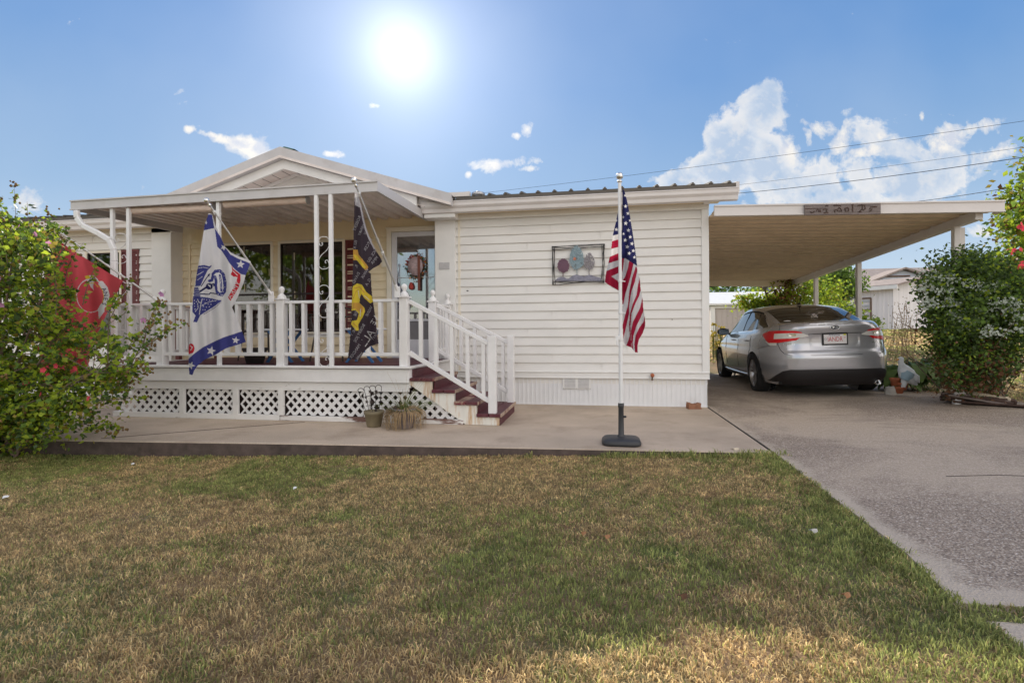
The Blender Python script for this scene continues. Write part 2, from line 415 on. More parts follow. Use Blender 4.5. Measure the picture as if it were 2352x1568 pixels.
lap('siding',-6.74,-2.34,RY,.60,2.50,house,'siding_cream',holes=(DH,W1,W2))
b=MB(); b.box((-6.74,RY-.012,2.50),(-2.34,RY+.02,2.84)); b.obj('header_panel','siding_cream',house)
# wall cores behind the siding
b=MB()
b.box((-2.03,FY,.3),(HX1-.02,FY+.12,2.9)); b.box((HX0,FY,.3),(-8.35,FY+.12,2.9)); b.box((-7.42,FY,.3),(-7.0,FY+.12,2.9)); b.box((-8.35,FY,.3),(-7.42,FY+.12,.95)); b.box((-8.35,FY,2.39),(-7.42,FY+.12,2.9))
def wallseg(x0,x1,z0,z1): b.box((x0,RY,z0),(x1,RY+.12,z1))
wallseg(-6.9,W1[0],.3,2.9); wallseg(W1[1],W2[0],.3,2.9); wallseg(W2[1],DH[0],.3,2.9); wallseg(DH[1],-2.03,.3,2.9)
for w in (W1,W2): wallseg(w[0],w[1],.3,w[2]); wallseg(w[0],w[1],w[3],2.9)
wallseg(DH[0],DH[1],DH[3],2.9); wallseg(DH[0],DH[1],.3,DH[2])
b.box((HX1-.06,FY+.1,.3),(HX1-.02,15.6,2.9)); b.box((HX0,15.5,.3),(HX1-.02,15.6,2.9)); b.box((HX0,FY,.3),(HX0+.06,15.6,2.9))
b.obj('wall','siding',house)
b=MB(); b.box((-9.5,9.0,.5),(-1.9,9.05,2.9)); b.box((-9.5,7.7,.55),(-1.9,9.0,.6)); b.obj('interior','room_dark',house)
# pilasters, corner posts
for x0,x1 in ((-7.10,-6.74),(-2.34,-2.03)):
    b=MB(); b.box((x0,FY-.05,.0),(x1,RY-.001,2.82)); b.obj('pilaster','white_trim',house,bevel=.006)
b=MB(); b.box((1.385,FY-.032,.455),(HX1+.005,FY+.06,2.735)); b.obj('corner_trim','white_trim',house,bevel=.004)
b=MB(); b.box((-1.998,FY-.024,.47),(-1.965,FY-.001,2.735)); b.obj('corner_trim','door_trim',house)
b=MB(); b.box((-6.62,RY-.03,.6),(-6.585,RY-.013,2.5)); b.obj('corner_trim','siding_cream',house)
# frieze under the eave, gutter, drip edge
for A,C in (((-2.40,FY-.05,2.66),(1.48,FY-.018,2.735)),((-2.43,6.99,2.655),(-1.98,FY-.05,2.735)),((HX0,FY-.05,2.66),(-6.70,FY-.018,2.735))): b=MB(); b.box(A,C); b.obj('frieze','white_trim',house,bevel=.004)
for A,C in (((-2.40,7.0,2.735),(1.60,FY,2.745)),((HX0,7.0,2.735),(-6.7,FY,2.745))): b=MB(); b.box(A,C); b.obj('soffit','siding_cream',house)
for xa,xc in ((-2.46,1.79),(HX0-.2,-6.66)):
    b=MB(); prof=[(6.93,2.86),(6.93,2.80),(6.955,2.765),(6.96,2.715),(7.02,2.705),(7.02,2.86)]
    b.prism(prof,'x',xa,xc); b.box((xa,6.922,2.848),(xc,6.93,2.866)); b.obj('gutter','gutter_white',house,bevel=.004)
# roof
roofo=None
def rib_roof(name,x0,x1,y0,y1,z0,pitch,mt,sp=.225):
    b=MB(); z1=z0+(y1-y0)*pitch
    b.prism([(y0,z0),(y1,z1),(y1,z1-.05),(y0,z0-.05)],'x',x0,x1)
    x=x0+.03
    while x<x1:
        b.prism([(y0-.012,z0),(y1,z1),(y1,z1+.028),(y0-.012,z0+.028)],'x',x-.014,x+.014)
        b.prism([(y0-.010,z0),(y1,z1),(y1,z1+.012),(y0-.010,z0+.012)],'x',x-.028,x+.028)
        x+=sp
    return b.obj(name,mt,house)
rib_roof('roof',-1.95,1.79,6.95,11.4,2.925,.20,'roof_green')
rib_roof('roof',HX0-.2,-6.7,6.95,11.4,2.925,.20,'roof_green')
b=MB(); b.prism([(11.4,3.76),(15.8,2.88),(15.8,2.80),(11.4,3.7)],'x',HX0-.2,1.79); b.prism([(7.9,3.06),(11.4,3.76),(11.4,3.7),(7.9,3.0)],'x',-6.7,-1.95); b.obj('roof','roof_green',house)
b=MB(); b.prism([(7.0,2.72),(7.0,2.92),(11.4,3.7),(15.7,2.9),(15.7,2.7)],'x',1.40,1.475); b.obj('gable_end','siding',house)
b=MB(); b.prism([(6.94,2.80),(6.94,2.935),(11.4,3.80),(11.4,3.66)],'x',1.76,1.80); b.obj('rake_trim','gutter_white',house)
b=MB(); b.lathe([(.075,0),(.075,.05),(.10,.055),(.10,.10),(.02,.13)],(-1.72,7.35,2.97),18); b.obj('vent_pipe','metal_grey',house)
# porch gable
GX=-4.55; GPK=3.735; GS=.315
def gz(x,pk=GPK): return pk-abs(x-GX)*GS
GL=-6.95; GR=-1.98
def gband(name,ya,yb,top,bot,mt,x0=GL,x1=GR,par=house,dx=0):
    b=MB()
    for xa,xb in ((x0,GX),(GX,x1)):
        b.prism([(xa,gz(xa)+top),(xb,gz(xb)+top),(xb,gz(xb)+bot),(xa,gz(xa)+bot)],'y',ya,yb)
    return b.obj(name,mt,par)
gband('gable_roof',6.86,11.4,.0,-.03,'roof_green')
gband('rake_trim',6.80,6.90,.012,-.145,'awning_metal')
gband('drip_edge',6.79,6.80,-.115,-.150,'awning_under')
gband('gable_fascia',6.88,6.92,-.150,-.285,'white_trim',-6.5,-2.5)
b=MB()
for xa,xb in ((-6.6,GX),(GX,-2.4)): b.prism([(xa,gz(xa)-.245),(xb,gz(xb)-.245),(xb,gz(xb)-.255),(xa,gz(xa)-.255)],'y',6.92,FY)
b.mi(1)
for k in range(26):
    x=-6.4+k*.16
    if abs(x-GX)<.04: continue
    b.box((x-.003,6.925,gz(x)-.2585),(x+.003,FY-.01,gz(x)-.2545))
b.obj('gable_soffit',['awning_under','joint_dark'],house)
# tympanum siding
b=MB(); z=2.86
while z<3.45:
    zt=min(z+.122,3.49); hw=(GPK-.25-z)/GS; ht=max(.02,(GPK-.25-zt)/GS)
    b.add([(GX-hw,FY-.018,z),(GX+hw,FY-.018,z),(GX+ht,FY-.004,zt),(GX-ht,FY-.004,zt),(GX-hw,FY,z),(GX+hw,FY,z)],[(0,1,2,3),(4,5,1,0)]); z=zt
b.obj('gable_siding','siding',house)
gband('gable_trim',FY-.045,FY-.019,-.256,-.30,'white_trim',-6.4,-2.6)
b=MB(); b.prism([(GX-.09,GPK+.0),(GX,GPK+.05),(GX+.17,GPK+.0),(GX,GPK-.02)],'y',6.9,11.3); b.obj('ridge_cap','ridge_green',house)
b=MB(); b.prism([(GR-.5,2.905),(GR-.1,2.925),(-1.75,2.925),(-1.75,2.99),(GR+.15,2.985),(GR-.2,2.99)],'y',6.935,7.02); b.obj('valley_flashing','gutter_white',house)
b=MB(); b.prism([(-2.75,2.84),(-2.0,2.87),(-2.0,2.93),(-2.75,3.12)],'y',6.95,6.97); b.obj('gable_fascia','gutter_white',house)
# skirting
b=MB(); n=0; x=-2.1
b.box((-2.1,FY+.012,0),(HX1-.03,FY+.02,.44))
while x<HX1-.04:
    w=.062; xe=min(x+w,HX1-.025)
    b.add([(x,FY+.004,0),(xe-.012,FY+.000,0),(xe-.012,FY+.000,.44),(x,FY+.004,.44)],[(0,1,2,3)])
    b.box((xe-.012,FY-.006,0),(xe,FY+.012,.44)); x+=w
b.box((-2.1,FY-.01,0),(HX1-.022,FY+.01,.018)); b.obj('skirting','skirt_white',house)
b=MB(); b.box((-2.06,FY-.035,.385),(HX1+.002,FY+.01,.47)); b.box((-2.06,FY-.045,.377),(HX1+.004,FY-.01,.392)); b.box((-2.06,FY-.05,.458),(HX1+.004,FY-.005,.472)); b.obj('skirt_rail','white_trim',house,bevel=.003)
b=MB(); b.box((-11,FY+.0,0),(-7.0,FY+.03,.47)); b.obj('skirting','skirt_white',house)
# skirt vent
v=MB(); v.box((-.49,FY-.022,.225),(-.10,FY-.004,.40)); vo=v.obj('skirt_vent','white_trim',house,bevel=.003)
v=MB()
for r in range(2):
    for k in range(8): v.box((-.465+r*.19,FY-.029,.242+k*.0185),(-.31+r*.19,FY-.022,.250+k*.0185),)
v.mi(1)
for x in (-.482,-.296,-.108):
    for z in (.233,.392): v.lathe([(.004,0),(0,.004)],(0,0,0),8,Matrix.Translation((x,FY-.022,z))@Matrix.Rotation(PI/2,4,'X'))
v.obj('louvre',['plaque_grey','black_metal'],vo)
# hose tap
v=MB(); T=Matrix.Translation((.729,FY-.006,.418))@Matrix.Rotation(PI/2,4,'X')
v.lathe([(.034,0),(.034,.008),(.012,.014),(.012,.05),(.018,.055),(.018,.07),(0,.072)],(0,0,0),14,T); v.tube([(.729,FY-.05,.418),(.729,FY-.065,.395),(.729,FY-.062,.36)],[.012,.011,.013],8); tp=v.obj('hose_tap','bark',house)
v=MB(); v.lathe([(.026,0),(.028,.006),(.01,.01),(0,.01)],(0,0,0),10,Matrix.Translation((.729,FY-.072,.43))@Matrix.Rotation(PI/2,4,'X')); v.obj('tap_wheel','terracotta',tp)
# small marks and holes in the siding
v=MB()
for x,z,r in ((-.36,2.322,.009),(1.0,1.22,.005),(1.0,1.185,.005),(-1.86,1.63,.009)): v=MB(); v.lathe([(r,0),(r*.6,.004),(0,.004)],(0,0,0),8,Matrix.Translation((x,FY-.014,z))@Matrix.Rotation(PI/2,4,'X')@Matrix.Scale(1.9,4,(1,0,0))); v.obj('siding_hole','black_metal',house)
b=MB(); b.box((-2.275,FY-.062,1.945),(-2.115,FY-.05,2.045)); b.obj('number_plaque','plaque_grey',house,bevel=.004)
# windows
def window(w,y,split=.42,par=house,curt=True):
    x0,x1,z0,z1=w
    b=MB(); t=.035
    for a,c in (((x0-t,y-.035,z0-t),(x0+.005,y+.03,z1+t)),((x1-.005,y-.035,z0-t),(x1+t,y+.03,z1+t)),((x0,y-.034,z1),(x1,y+.03,z1+t)),((x0,y-.034,z0-t),(x1,y+.03,z0))): b.box(a,c)
    f=b.obj('window','door_trim',par,bevel=.003)
    b=MB(); t=.018
    for a,c in (((x0,y-.02,z0),(x0+t,y+.02,z1)),((x1-t,y-.02,z0),(x1,y+.02,z1)),((x0,y-.02,z1-t),(x1,y+.02,z1)),((x0,y-.02,z0),(x1,y+.02,z0+t)),((x0,y-.022,z0+(z1-z0)*split),(x1,y+.02,z0+(z1-z0)*split+.028))): b.box(a,c)
    b.obj('sash','dark_wood',f)
    b=MB(); b.box((x0+.01,y,z0+.01),(x1-.01,y+.004,z1-.01)); b.obj('pane','window_glass',f)
    if curt:
        b=MB(); W=x1-x0
        b.grid(lambda u,v:(x0+.02+(W-.04)*u,y+.12+.02*math.sin(u*38)+.008*math.sin(u*91+1),z0+(z1-z0)*v),80,1)
        b.obj('curtain','curtain',f)
    return f
window(W1,RY); window(W2,RY); window((-8.35,-7.72,.95,2.37),FY)
# shutters
def shutter(x0,x1,z0,z1,y):
    b=MB(); t=.028
    b.box((x0,y-.03,z0),(x0+t,y-.004,z1)); b.box((x1-t,y-.03,z0),(x1,y-.004,z1)); b.box((x0+t,y-.029,z1-.04),(x1-t,y-.004,z1)); b.box((x0+t,y-.029,z0),(x1-t,y-.004,z0+.04)); b.box((x0,y-.012,z0),(x1,y-.003,z1))
    z=z0+.05
    while z<z1-.06:
        b.add([(x0+t,y-.026,z),(x1-t,y-.026,z),(x1-t,y-.012,z+.03),(x0+t,y-.012,z+.03),(x0+t,y-.012,z),(x1-t,y-.012,z)],[(0,1,2,3),(4,5,1,0)]); z+=.035
    b.obj('shutter','shutter_red',house)
shutter(-6.30,-6.075,1.03,2.47,RY); shutter(-3.855,-3.66,1.03,2.47,RY); shutter(-7.70,-7.36,.95,2.41,FY)
# storm door
x0,x1,z0,z1=DH
b=MB()
b.box((x0-.075,RY-.045,z0-.02),(x0,RY+.02,z1+.06)); b.box((x1,RY-.045,z0-.02),(x1+.012,RY+.02,z1+.06)); b.box((x0,RY-.044,z1),(x1,RY+.02,z1+.06)); b.box((x0-.09,RY-.05,z1+.055),(x1+.012,RY-.01,z1+.075))
df=b.obj('door_frame','door_trim',house,bevel=.004)
b=MB(); t=.085; zm=1.31; zb=.99
b.box((x0+.004,RY-.035,z0),(x0+t,RY-.005,z1-.005)); b.box((x1-t*.7,RY-.035,z0),(x1-.004,RY-.005,z1-.005)); b.box((x0+t,RY-.034,z1-.075),(x1-t*.7,RY-.005,z1-.005)); b.box((x0+t,RY-.034,z0),(x1-t*.7,RY-.005,z0+.27)); b.box((x0+t,RY-.036,1.20),(x1-t*.7,RY-.005,1.235))
b.box((x0+t,RY-.036,z0+.262),(x1-t*.7,RY-.03,z0+.285)); b.box((x0+t,RY-.037,1.86),(x1-t*.7,RY-.022,1.868))
d=b.obj('storm_door','door_white',house,bevel=.003)
b=MB(); b.box((x0+t,RY-.018,1.235),(x1-t*.7,RY-.014,z1-.075)); b.obj('pane','door_glass',d)
b=MB(); b.box((x0+t,RY-.018,z0+.27),(x1-t*.7,RY-.014,1.2)); b.box((x0+t,RY-.026,z0+.49),(x1-t*.7,RY-.018,z0+.50)); b.obj('screen','screen_grey',d)
b=MB(); b.box((x0+.03,RY-.062,1.30),(x0+.055,RY-.035,1.42)); b.cyl((x0+.042,RY-.075,1.32),(x0+.042,RY-.075,1.40),.008); b.obj('handle','black_metal',d)
b=MB(); b.box((x0,RY+.075,z0),(x1,RY+.11,z1)); b.box((x0+.15,RY+.068,1.45),(x1-.15,RY+.076,2.35)); b.obj('inner_door','door_white',d)
# doorbell light
b=MB(); b.box((-3.27,RY-.03,2.03),(-3.18,RY-.012,2.19)); b.obj('porch_lamp','door_trim',house,bevel=.01)
# wreath on the inner door
wr=thing('wreath','autumn wreath with a small sign and a brown ribbon hanging at the storm door glass','wreath',(-2.71,RY-.05,2.0))
b=MB(); cx,cz=-2.70,2.02
for k in range(260):
    a=rng.uniform(0,2*PI); r=.15+rng.normal()*.022; p=Vector((cx+r*math.cos(a)*.95,RY-.045+rng.normal()*.006,cz+r*math.sin(a)*1.1)); s_=.022
    d1=Vector(rng.normal(size=3)).normalized()*s_; d2=Vector(rng.normal(size=3)).normalized()*s_*.6
    b.mi(int(rng.choice([0,0,0,1,2]) if not (1.9<a<2.9) else 1)); b.add([p-d1,p+d2,p+d1,p-d2],[(0,1,2,3)])
b.obj('foliage',['wreath_green','wreath_red','wreath_gold'],wr)
b=MB(); b.lathe([(.125,0),(.125,.008),(0,.009)],(0,0,0),20,Matrix.Translation((cx-.01,RY-.05,cz+.01))@Matrix.Rotation(PI/2,4,'X')@Matrix.Diagonal((.95,1.15,1,1))); b.obj('sign','rose_grey',wr)
b=MB(); b.box((cx+.03,RY-.068,cz-.36),(cx+.07,RY-.061,cz+.17)); b.obj('ribbon','ribbon_brown',wr)
b=MB(); b.lathe([(0,-.06),(.035,-.04),(.04,0),(.02,.05),(0,.06)],(cx-.08,RY-.05,cz-.29),10); b.obj('pine_cone','wreath_red',wr)
# ================================================================== PORCH
PX0=-6.02; PX1=-2.10; PYF=5.5; DZ=.645
porch=thing('porch','white wooden porch with maroon deck, newel posts with ball finials and lattice below','porch',(-4,PYF,0))
b=MB(); y=5.53
while y<7.4:
    b.box((PX0+.02,y,DZ-.035),(PX1-.01,min(y+.135,7.43),DZ)); y+=.14
b.obj('deck','maroon_paint',porch,bevel=.003)
b=MB(); b.box((PX0,PYF-.05,DZ-.022),(PX1+.04,PYF+.03,DZ+.006)); b.box((PX1-.005,PYF+.03,DZ-.022),(PX1+.04,7.2,DZ+.006)); b.box((PX0-.02,PYF+.03,DZ-.022),(PX0+.04,7.2,DZ+.006)); b.obj('deck_edging','rail_paint',porch,bevel=.004)
b=MB(); b.box((PX0,PYF-.015,.46),(PX1,PYF+.02,DZ-.03)); b.box((PX1-.012,PYF+.02,.4),(PX1+.005,7.1,DZ-.03)); b.obj('fascia_board','rail_paint',porch,bevel=.003)
b=MB(); b.box((PX0+.0,PYF+.022,.355),(-2.112,PYF+.05,.455)); b.obj('frame_board','old_paint',porch,bevel=.003)
b=MB(); b.box((PX0,PYF+.018,0.0),(-3.72,PYF+.055,.065)); b.obj('frame_board','old_paint',porch,bevel=.003)
b=MB(); b.box((-3.712,PYF+.018,0.0),(-1.48,PYF+.055,.058)); b.obj('frame_board','flaking_paint',porch,bevel=.006)
for x in (-5.03,-4.30,-3.70,-2.62):
    b=MB(); b.box((x-.035,PYF+.012,.062),(x+.035,PYF+.05,.358)); b.obj('frame_post','old_paint',porch,bevel=.003)
# lattice: two crossing layers of thin strips
def lattice(x0,x1,z0,z1,clip=None):
    b=MB(); sp=.118; w=.040
    for L,(s_,y) in enumerate(((1,PYF+.060),(-1,PYF+.066))):
        k=-40
        for k in range(-8,int((x1-x0)/sp)+12):
            # strip through (x0+k*sp,z0) direction (s,1)
            xa=x0+k*sp; pts=[]
            za,zb=z0,z1
            if s_==1: 
                za=max(z0,z0+(x0-xa)); zb=min(z1,z0+(x1-xa))
            else:
                za=max(z0,z0+(xa-x1)); zb=min(z1,z0+(xa-x0))
            if clip:
                # keep below the line z=c0+c1*x
                c0,c1=clip; # z0+t <= c0+c1*(xa+s t)
                den=1-c1*s_; t=(c0+c1*xa-z0)/den; zb=min(zb,z0+t)
            if zb-za<.01: continue
            A=(xa+s_*(za-z0),za); B=(xa+s_*(zb-z0),zb); q=w*.707
            poly=[(A[0]-q,A[1]),(A[0]+q,A[1]),(B[0]+q,B[1]),(B[0]-q,B[1])]
            poly=[(min(max(p[0],x0),x1),p[1]) for p in poly]
            b.prism(poly,'y',y-.003,y+.003)
    b.obj('lattice','rail_paint',porch)
for a,c in ((-5.98,-5.065),(-4.995,-4.335),(-4.265,-3.735),(-3.665,-2.655)): lattice(a,c,.06,.36)
lattice(-2.585,-1.6,.05,.355,clip=(-1.49,-.80)) if False else lattice(-2.585,-1.50,.05,.36,clip=(-.985,-.69))
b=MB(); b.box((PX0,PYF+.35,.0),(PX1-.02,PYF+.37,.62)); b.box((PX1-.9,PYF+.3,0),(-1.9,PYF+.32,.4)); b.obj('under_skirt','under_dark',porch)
def finial(b,x,y,z,r=.034):
    b.box((x-.062,y-.062,z),(x+.062,y+.062,z+.016))
    b.lathe([(.05,.016),(.052,.03),(.043,.052),(.024,.068),(.018,.078),(.02,.084),(r*.75,.094),(r,.118),(r*.97,.135),(r*.62,.155),(0,.163)],(x,y,z),16)
def newel(x,y,z0=DZ,z1=1.425,w=.095,par=porch):
    b=MB(); b.box((x-w/2,y-w/2,z0),(x+w/2,y+w/2,z1)); o=b.obj('newel_post','rail_paint',par,bevel=.004)
    b=MB(); finial(b,x,y,z1); b.obj('finial','rail_paint',o)
    return o
NXS=(-5.325,-3.70,-2.17); 
for x in NXS: newel(x,PYF+.05)
newel(-2.13,6.45); newel(-2.13,7.12)
def rail(b,p,q,w=.055,h=.035): b.beam(p,q,w,h)
def balusters(xs,y,z0,z1,par=porch,w=.038,d=.06):
    for x in xs:
        b=MB(); b.box((x-w/2,y-d/2,z0),(x+w/2,y+d/2,z1)); b.obj('baluster','rail_paint',par)
RZ=1.40; BZ=.79; YB=PYF+.055
segs=[(-6.0,-5.372,4),(-5.278,-3.748,10),(-3.652,-2.218,9)]
for a,c,n in segs:
    b=MB(); b.box((a,YB-.035,RZ-.02),(c,YB+.04,RZ+.012)); b.obj('top_rail','rail_paint',porch,bevel=.004)
    b=MB(); b.box((a,YB-.03,BZ-.028),(c,YB+.03,BZ+.012)); b.obj('bottom_rail','rail_paint',porch,bevel=.004)
    sp=(c-a)/n; balusters([a+sp*(k+.5) for k in range(n)],YB,BZ+.012,RZ-.02)
# short rail by the house, left side rail
for (x,ya,yb,n) in ((-2.13,6.50,7.07,4),(PX0+.03,5.6,7.1,9)):
    b=MB(); b.box((x-.035,ya,RZ-.02),(x+.035,yb,RZ+.012)); b.obj('top_rail','rail_paint',porch,bevel=.004)
    b=MB(); b.box((x-.03,ya,BZ-.028),(x+.03,yb,BZ+.012)); b.obj('bottom_rail','rail_paint',porch,bevel=.004)
    sp=(yb-ya)/n
    for k in range(n):
        yy=ya+sp*(k+.5); b=MB(); b.box((x-.02,yy-.02,BZ+.012),(x+.02,yy+.02,RZ-.02)); b.obj('baluster','rail_paint',porch)
# ------------------------------------------------------------------ stairs
st=thing('porch_stairs','maroon wooden stairs with worn tread edges, rust-streaked white stringer and sloping handrails','stairs',(-1.5,6,0))
RUN=.257; RIS=.129; SY0=5.535; SY1=6.52
for k in range(4):
    z=DZ-RIS*(k+1); xr=PX1+RUN*(k+1)+.02; xl=PX1+RUN*k-.0
    for j in range(2):
        a=xl+(xr-xl)*j/2+.003; c=xl+(xr-xl)*(j+1)/2
        b=MB(); b.box((a,SY0-.03,z-.036),(c-.003,SY1+.01,z)); b.obj('tread','worn_wood' if (k==2 and j==0) else 'maroon_paint',st,bevel=.004)
    b=MB(); b.box((xr-.004,SY0-.028,z-.034),(xr+.006,SY1+.008,z+.002)); b.obj('tread_edge','worn_edge',st)
    b=MB(); b.box((xl+.004,SY0+.05,z),(xl+.02,SY1-.02,z+RIS-.036)); b.obj('riser','maroon_paint',st)
    if k==3:
        b=MB(); b.box((xr-.03,SY0-.0,0.002),(xr-.012,SY1-.005,z-.036)); b.obj('riser','maroon_paint',st)
def stringer(y):
    pts=[(PX1,.612)]
    pts=[(PX1+.005,DZ-RIS-.037)]
    for k in range(4):
        z=DZ-RIS*(k+1)-.037; xr=PX1+RUN*(k+1); pts+= [(PX1+RUN*k+.012 if k else PX1+.005,z),(xr,z)] if k else [(xr,z)]
    pts=[(PX1+.005,DZ-RIS-.037)]
    for k in range(4):
        z=DZ-RIS*(k+1)-.037; xr=PX1+RUN*(k+1)
        pts.append((xr,z))
        if k<3: pts.append((xr,z-RIS))
    pts+=[(PX1+RUN*4,.003),(-1.42,.003),(PX1-.22,.46),(PX1-.22,.475) ,(PX1-.005,.475)]
    # non-convex outline: split into columns
    b=MB()
    for k in range(4):
        xa=PX1+RUN*k+.005*(k==0); xc=PX1+RUN*(k+1); zt=DZ-RIS*(k+1)-.037
        low=lambda x:max(.003,.003+(-1.455-x)*.675)
        xm=-1.455
        xsx=[xa]+([xm] if xa<xm<xc else [])+[xc]
        poly=[(x,low(x)) for x in xsx]+[(xc,zt),(xa,zt)]
        b.prism(poly,'y',y,y+.035)
    b.prism([(PX1-.30,.462),(PX1-.30,.45),(PX1+.004,.003+(-1.455-PX1)*.675),(PX1+.004,.462)],'y',y,y+.03)
    b.obj('stringer','stringer_paint',st)
stringer(SY0-.004); stringer(SY1-.06)
for k,(yy) in enumerate((5.575,6.47)):
    xb=-1.155 if k==0 else -1.10
    b=MB(); b.box((xb-.043,yy-.043,.13 if k else .128),(xb+.043,yy+.043,.985)); b.obj('rail_post','rail_paint',st,bevel=.004)
    xa=-2.12 if k==0 else -2.08; za=1.385
    b=MB(); b.beam((xa,yy-.0,za),(xb-.04,yy,.90 if k==0 else .895),.05,.045); b.obj('handrail','rail_paint',st,bevel=.004)
    b=MB(); b.beam((xa,yy-.0,.80),(xb-.04,yy,.265),.045,.05); b.obj('bottom_rail','rail_paint',st,bevel=.004)
    n=5
    for j in range(n):
        t=(j+.75)/(n+.3); x=xa+(xb-xa)*t; zt=za+(.90-za)*t; zl=.80+(.265-.80)*t
        b=MB(); b.box((x-.02,yy-.02,zl+.0),(x+.02,yy+.02,zt-.0)); b.obj('baluster','rail_paint',st)
# ------------------------------------------------------------------ awning over the porch
aw=thing('porch_awning','grey white ribbed metal awning over the porch on slim posts with scrollwork','awning',(-4.5,5.5,2.6))
AX0=-6.57; AX1=-2.45
def az(x,y): return (x+4.5)*.007+.02*(y-5.5)
def tz(o_,*a): return o_
b=MB()
def sheared_box(b,x0,x1,y0,y1,z0,z1):
    vs=[]
    for z in (z0,z1):
        for (x,y) in ((x0,y0),(x1,y0),(x1,y1),(x0,y1)): vs.append((x,y,z+az(x,y)))
    b.add(vs,[(0,3,2,1),(4,5,6,7),(0,1,5,4),(1,2,6,5),(2,3,7,6),(3,0,4,7)])
sheared_box(b,AX0,AX1,5.47,5.50,2.618,2.732); sheared_box(b,AX0,AX1,5.455,5.47,2.722,2.737); sheared_box(b,AX0,AX1,5.455,5.47,2.614,2.628); b.obj('fascia','awning_metal',aw)
for xa in (AX0,AX1-.03):
    b=MB(); sheared_box(b,xa,xa+.03,5.50,7.22,2.618-.0,2.732); b.obj('side_channel','awning_metal',aw)
# pans
b=MB(); x=AX0+.03; k=0
def pan(b,x0,x1,y0,y1,z):
    prof=[(0,0),(.055,0),(.075,-.045),(.145,-.045),(.165,0),(.19,0)]
    P=[]; x=x0
    while x<x1:
        for dx,dz_ in prof[:-1]:
            if x+dx<=x1: P.append((x+dx,dz_))
        x+=.19
    P.append((x1,0))
    vs=[];n=len(P)
    for y in (y0,y1):
        for px,pz in P: vs.append((px,y,z+pz+az(px,y)+(y-y0)*.022))
    b.add(vs,[(i,i+1,n+i+1,n+i) for i in range(n-1)])
pan(b,AX0+.03,AX1-.03,5.50,7.428,2.715); b.obj('roof_panel','awning_under',aw,solid=.003)
def scroll(x0,x1,y,zs,par,mt='white_metal'):
    cx=(x0+x1)/2; w=(x1-x0)/2; H=.187
    half=[(-.42,.58),(-.30,.64),(-.20,.56),(-.36,.46),(-.66,.47),(-.80,.60),(-.95,.72),(-.82,.88),(-.40,.985),(0,1),(.45,.97),(.85,.83),(1,.62),(.90,.42),(.62,.22),(.28,.08)]
    half=[(-.40,.60),(-.28,.63),(-.22,.57),(-.34,.49),(-.56,.52),(-.62,.64),(-.44,.74)]+half[6:] if False else half
    P=half+[(0,0)]+[(-a,-c) for a,c in half[::-1]]
    Q=[]
    for i in range(len(P)-1):     # smooth the outline
        p0,p1,p2,p3=P[max(0,i-1)],P[i],P[i+1],P[min(len(P)-1,i+2)]
        for k in range(3):
            t=k/3; Q.append(tuple(.5*(2*p1[j]+(p2[j]-p0[j])*t+(2*p0[j]-5*p1[j]+4*p2[j]-p3[j])*t*t+(3*p1[j]-p0[j]-3*p2[j]+p3[j])*t**3) for j in (0,1)))
    for zc in zs:
        b=MB(); b.tube([(cx+a*w,y,zc+c*H) for a,c in Q],.0042,5); b.obj('scrollwork',mt,par)
def post(x,y,z0,z1,w=.042):
    b=MB(); b.box((x-w/2,y-w/2,z0),(x+w/2,y+w/2,z1)); return b.obj('post','white_metal',aw,bevel=.003)
for x,zt in ((-5.99,2.60),(-5.755,2.60),(-4.50,2.62),(-3.205,2.63),(-3.025,2.63)): post(x,5.487+.02 if x<-4 else 5.478,DZ-.02,zt)
scroll(-3.186,-3.044,5.478,(.835,1.395,1.955),aw); scroll(-5.97,-5.775,5.5,(.90,1.50,2.10),aw)
# downspout
b=MB(); P=[aY(u,v,5.44) for u,v in ((176,484),(177,500),(190,518),(228,537),(252,552),(262,575),(263,600),(263,900))]
def rtube(b,pts,w,h):
    for i in range(len(pts)-1):
        d=(Vector(pts[i+1])-Vector(pts[i])).normalized()*.012
        b.beam(Vector(pts[i])-d*.2,Vector(pts[i+1])+d*.4,h,w,up=(0,0,1) if abs(d.z)<.01 else (1,0,0.01))
rtube(b,P,.066,.05); b.obj('downspout','white_metal',aw,bevel=.01)
# rolled shades
for (u0,u1,va,vb,lab) in ((305,492,484,478,'rolled mesh sun shade under the awning, beside the white flag pole tip'),(517,706,470,459,'rolled mesh sun shade under the awning, right one of the two')):
    a=aY(u0,va,5.56); c=aY(u1,vb,5.56)
    b=MB(); t=thing('roller_shade',lab,'sun shade',a,'rolled sun shades under the awning')
    b.tube([a,c],.046,16); b.obj('roll','shade_mesh',t)
    b=MB(); b.cyl(c,c+Vector((.012,0,0)),.050,16); b.box(c+Vector((0,-.02,0)),c+Vector((.014,.02,.09))); b.box(a+Vector((-.014,-.02,0)),a+Vector((0,.02,.09))); b.obj('bracket','metal_grey',t)
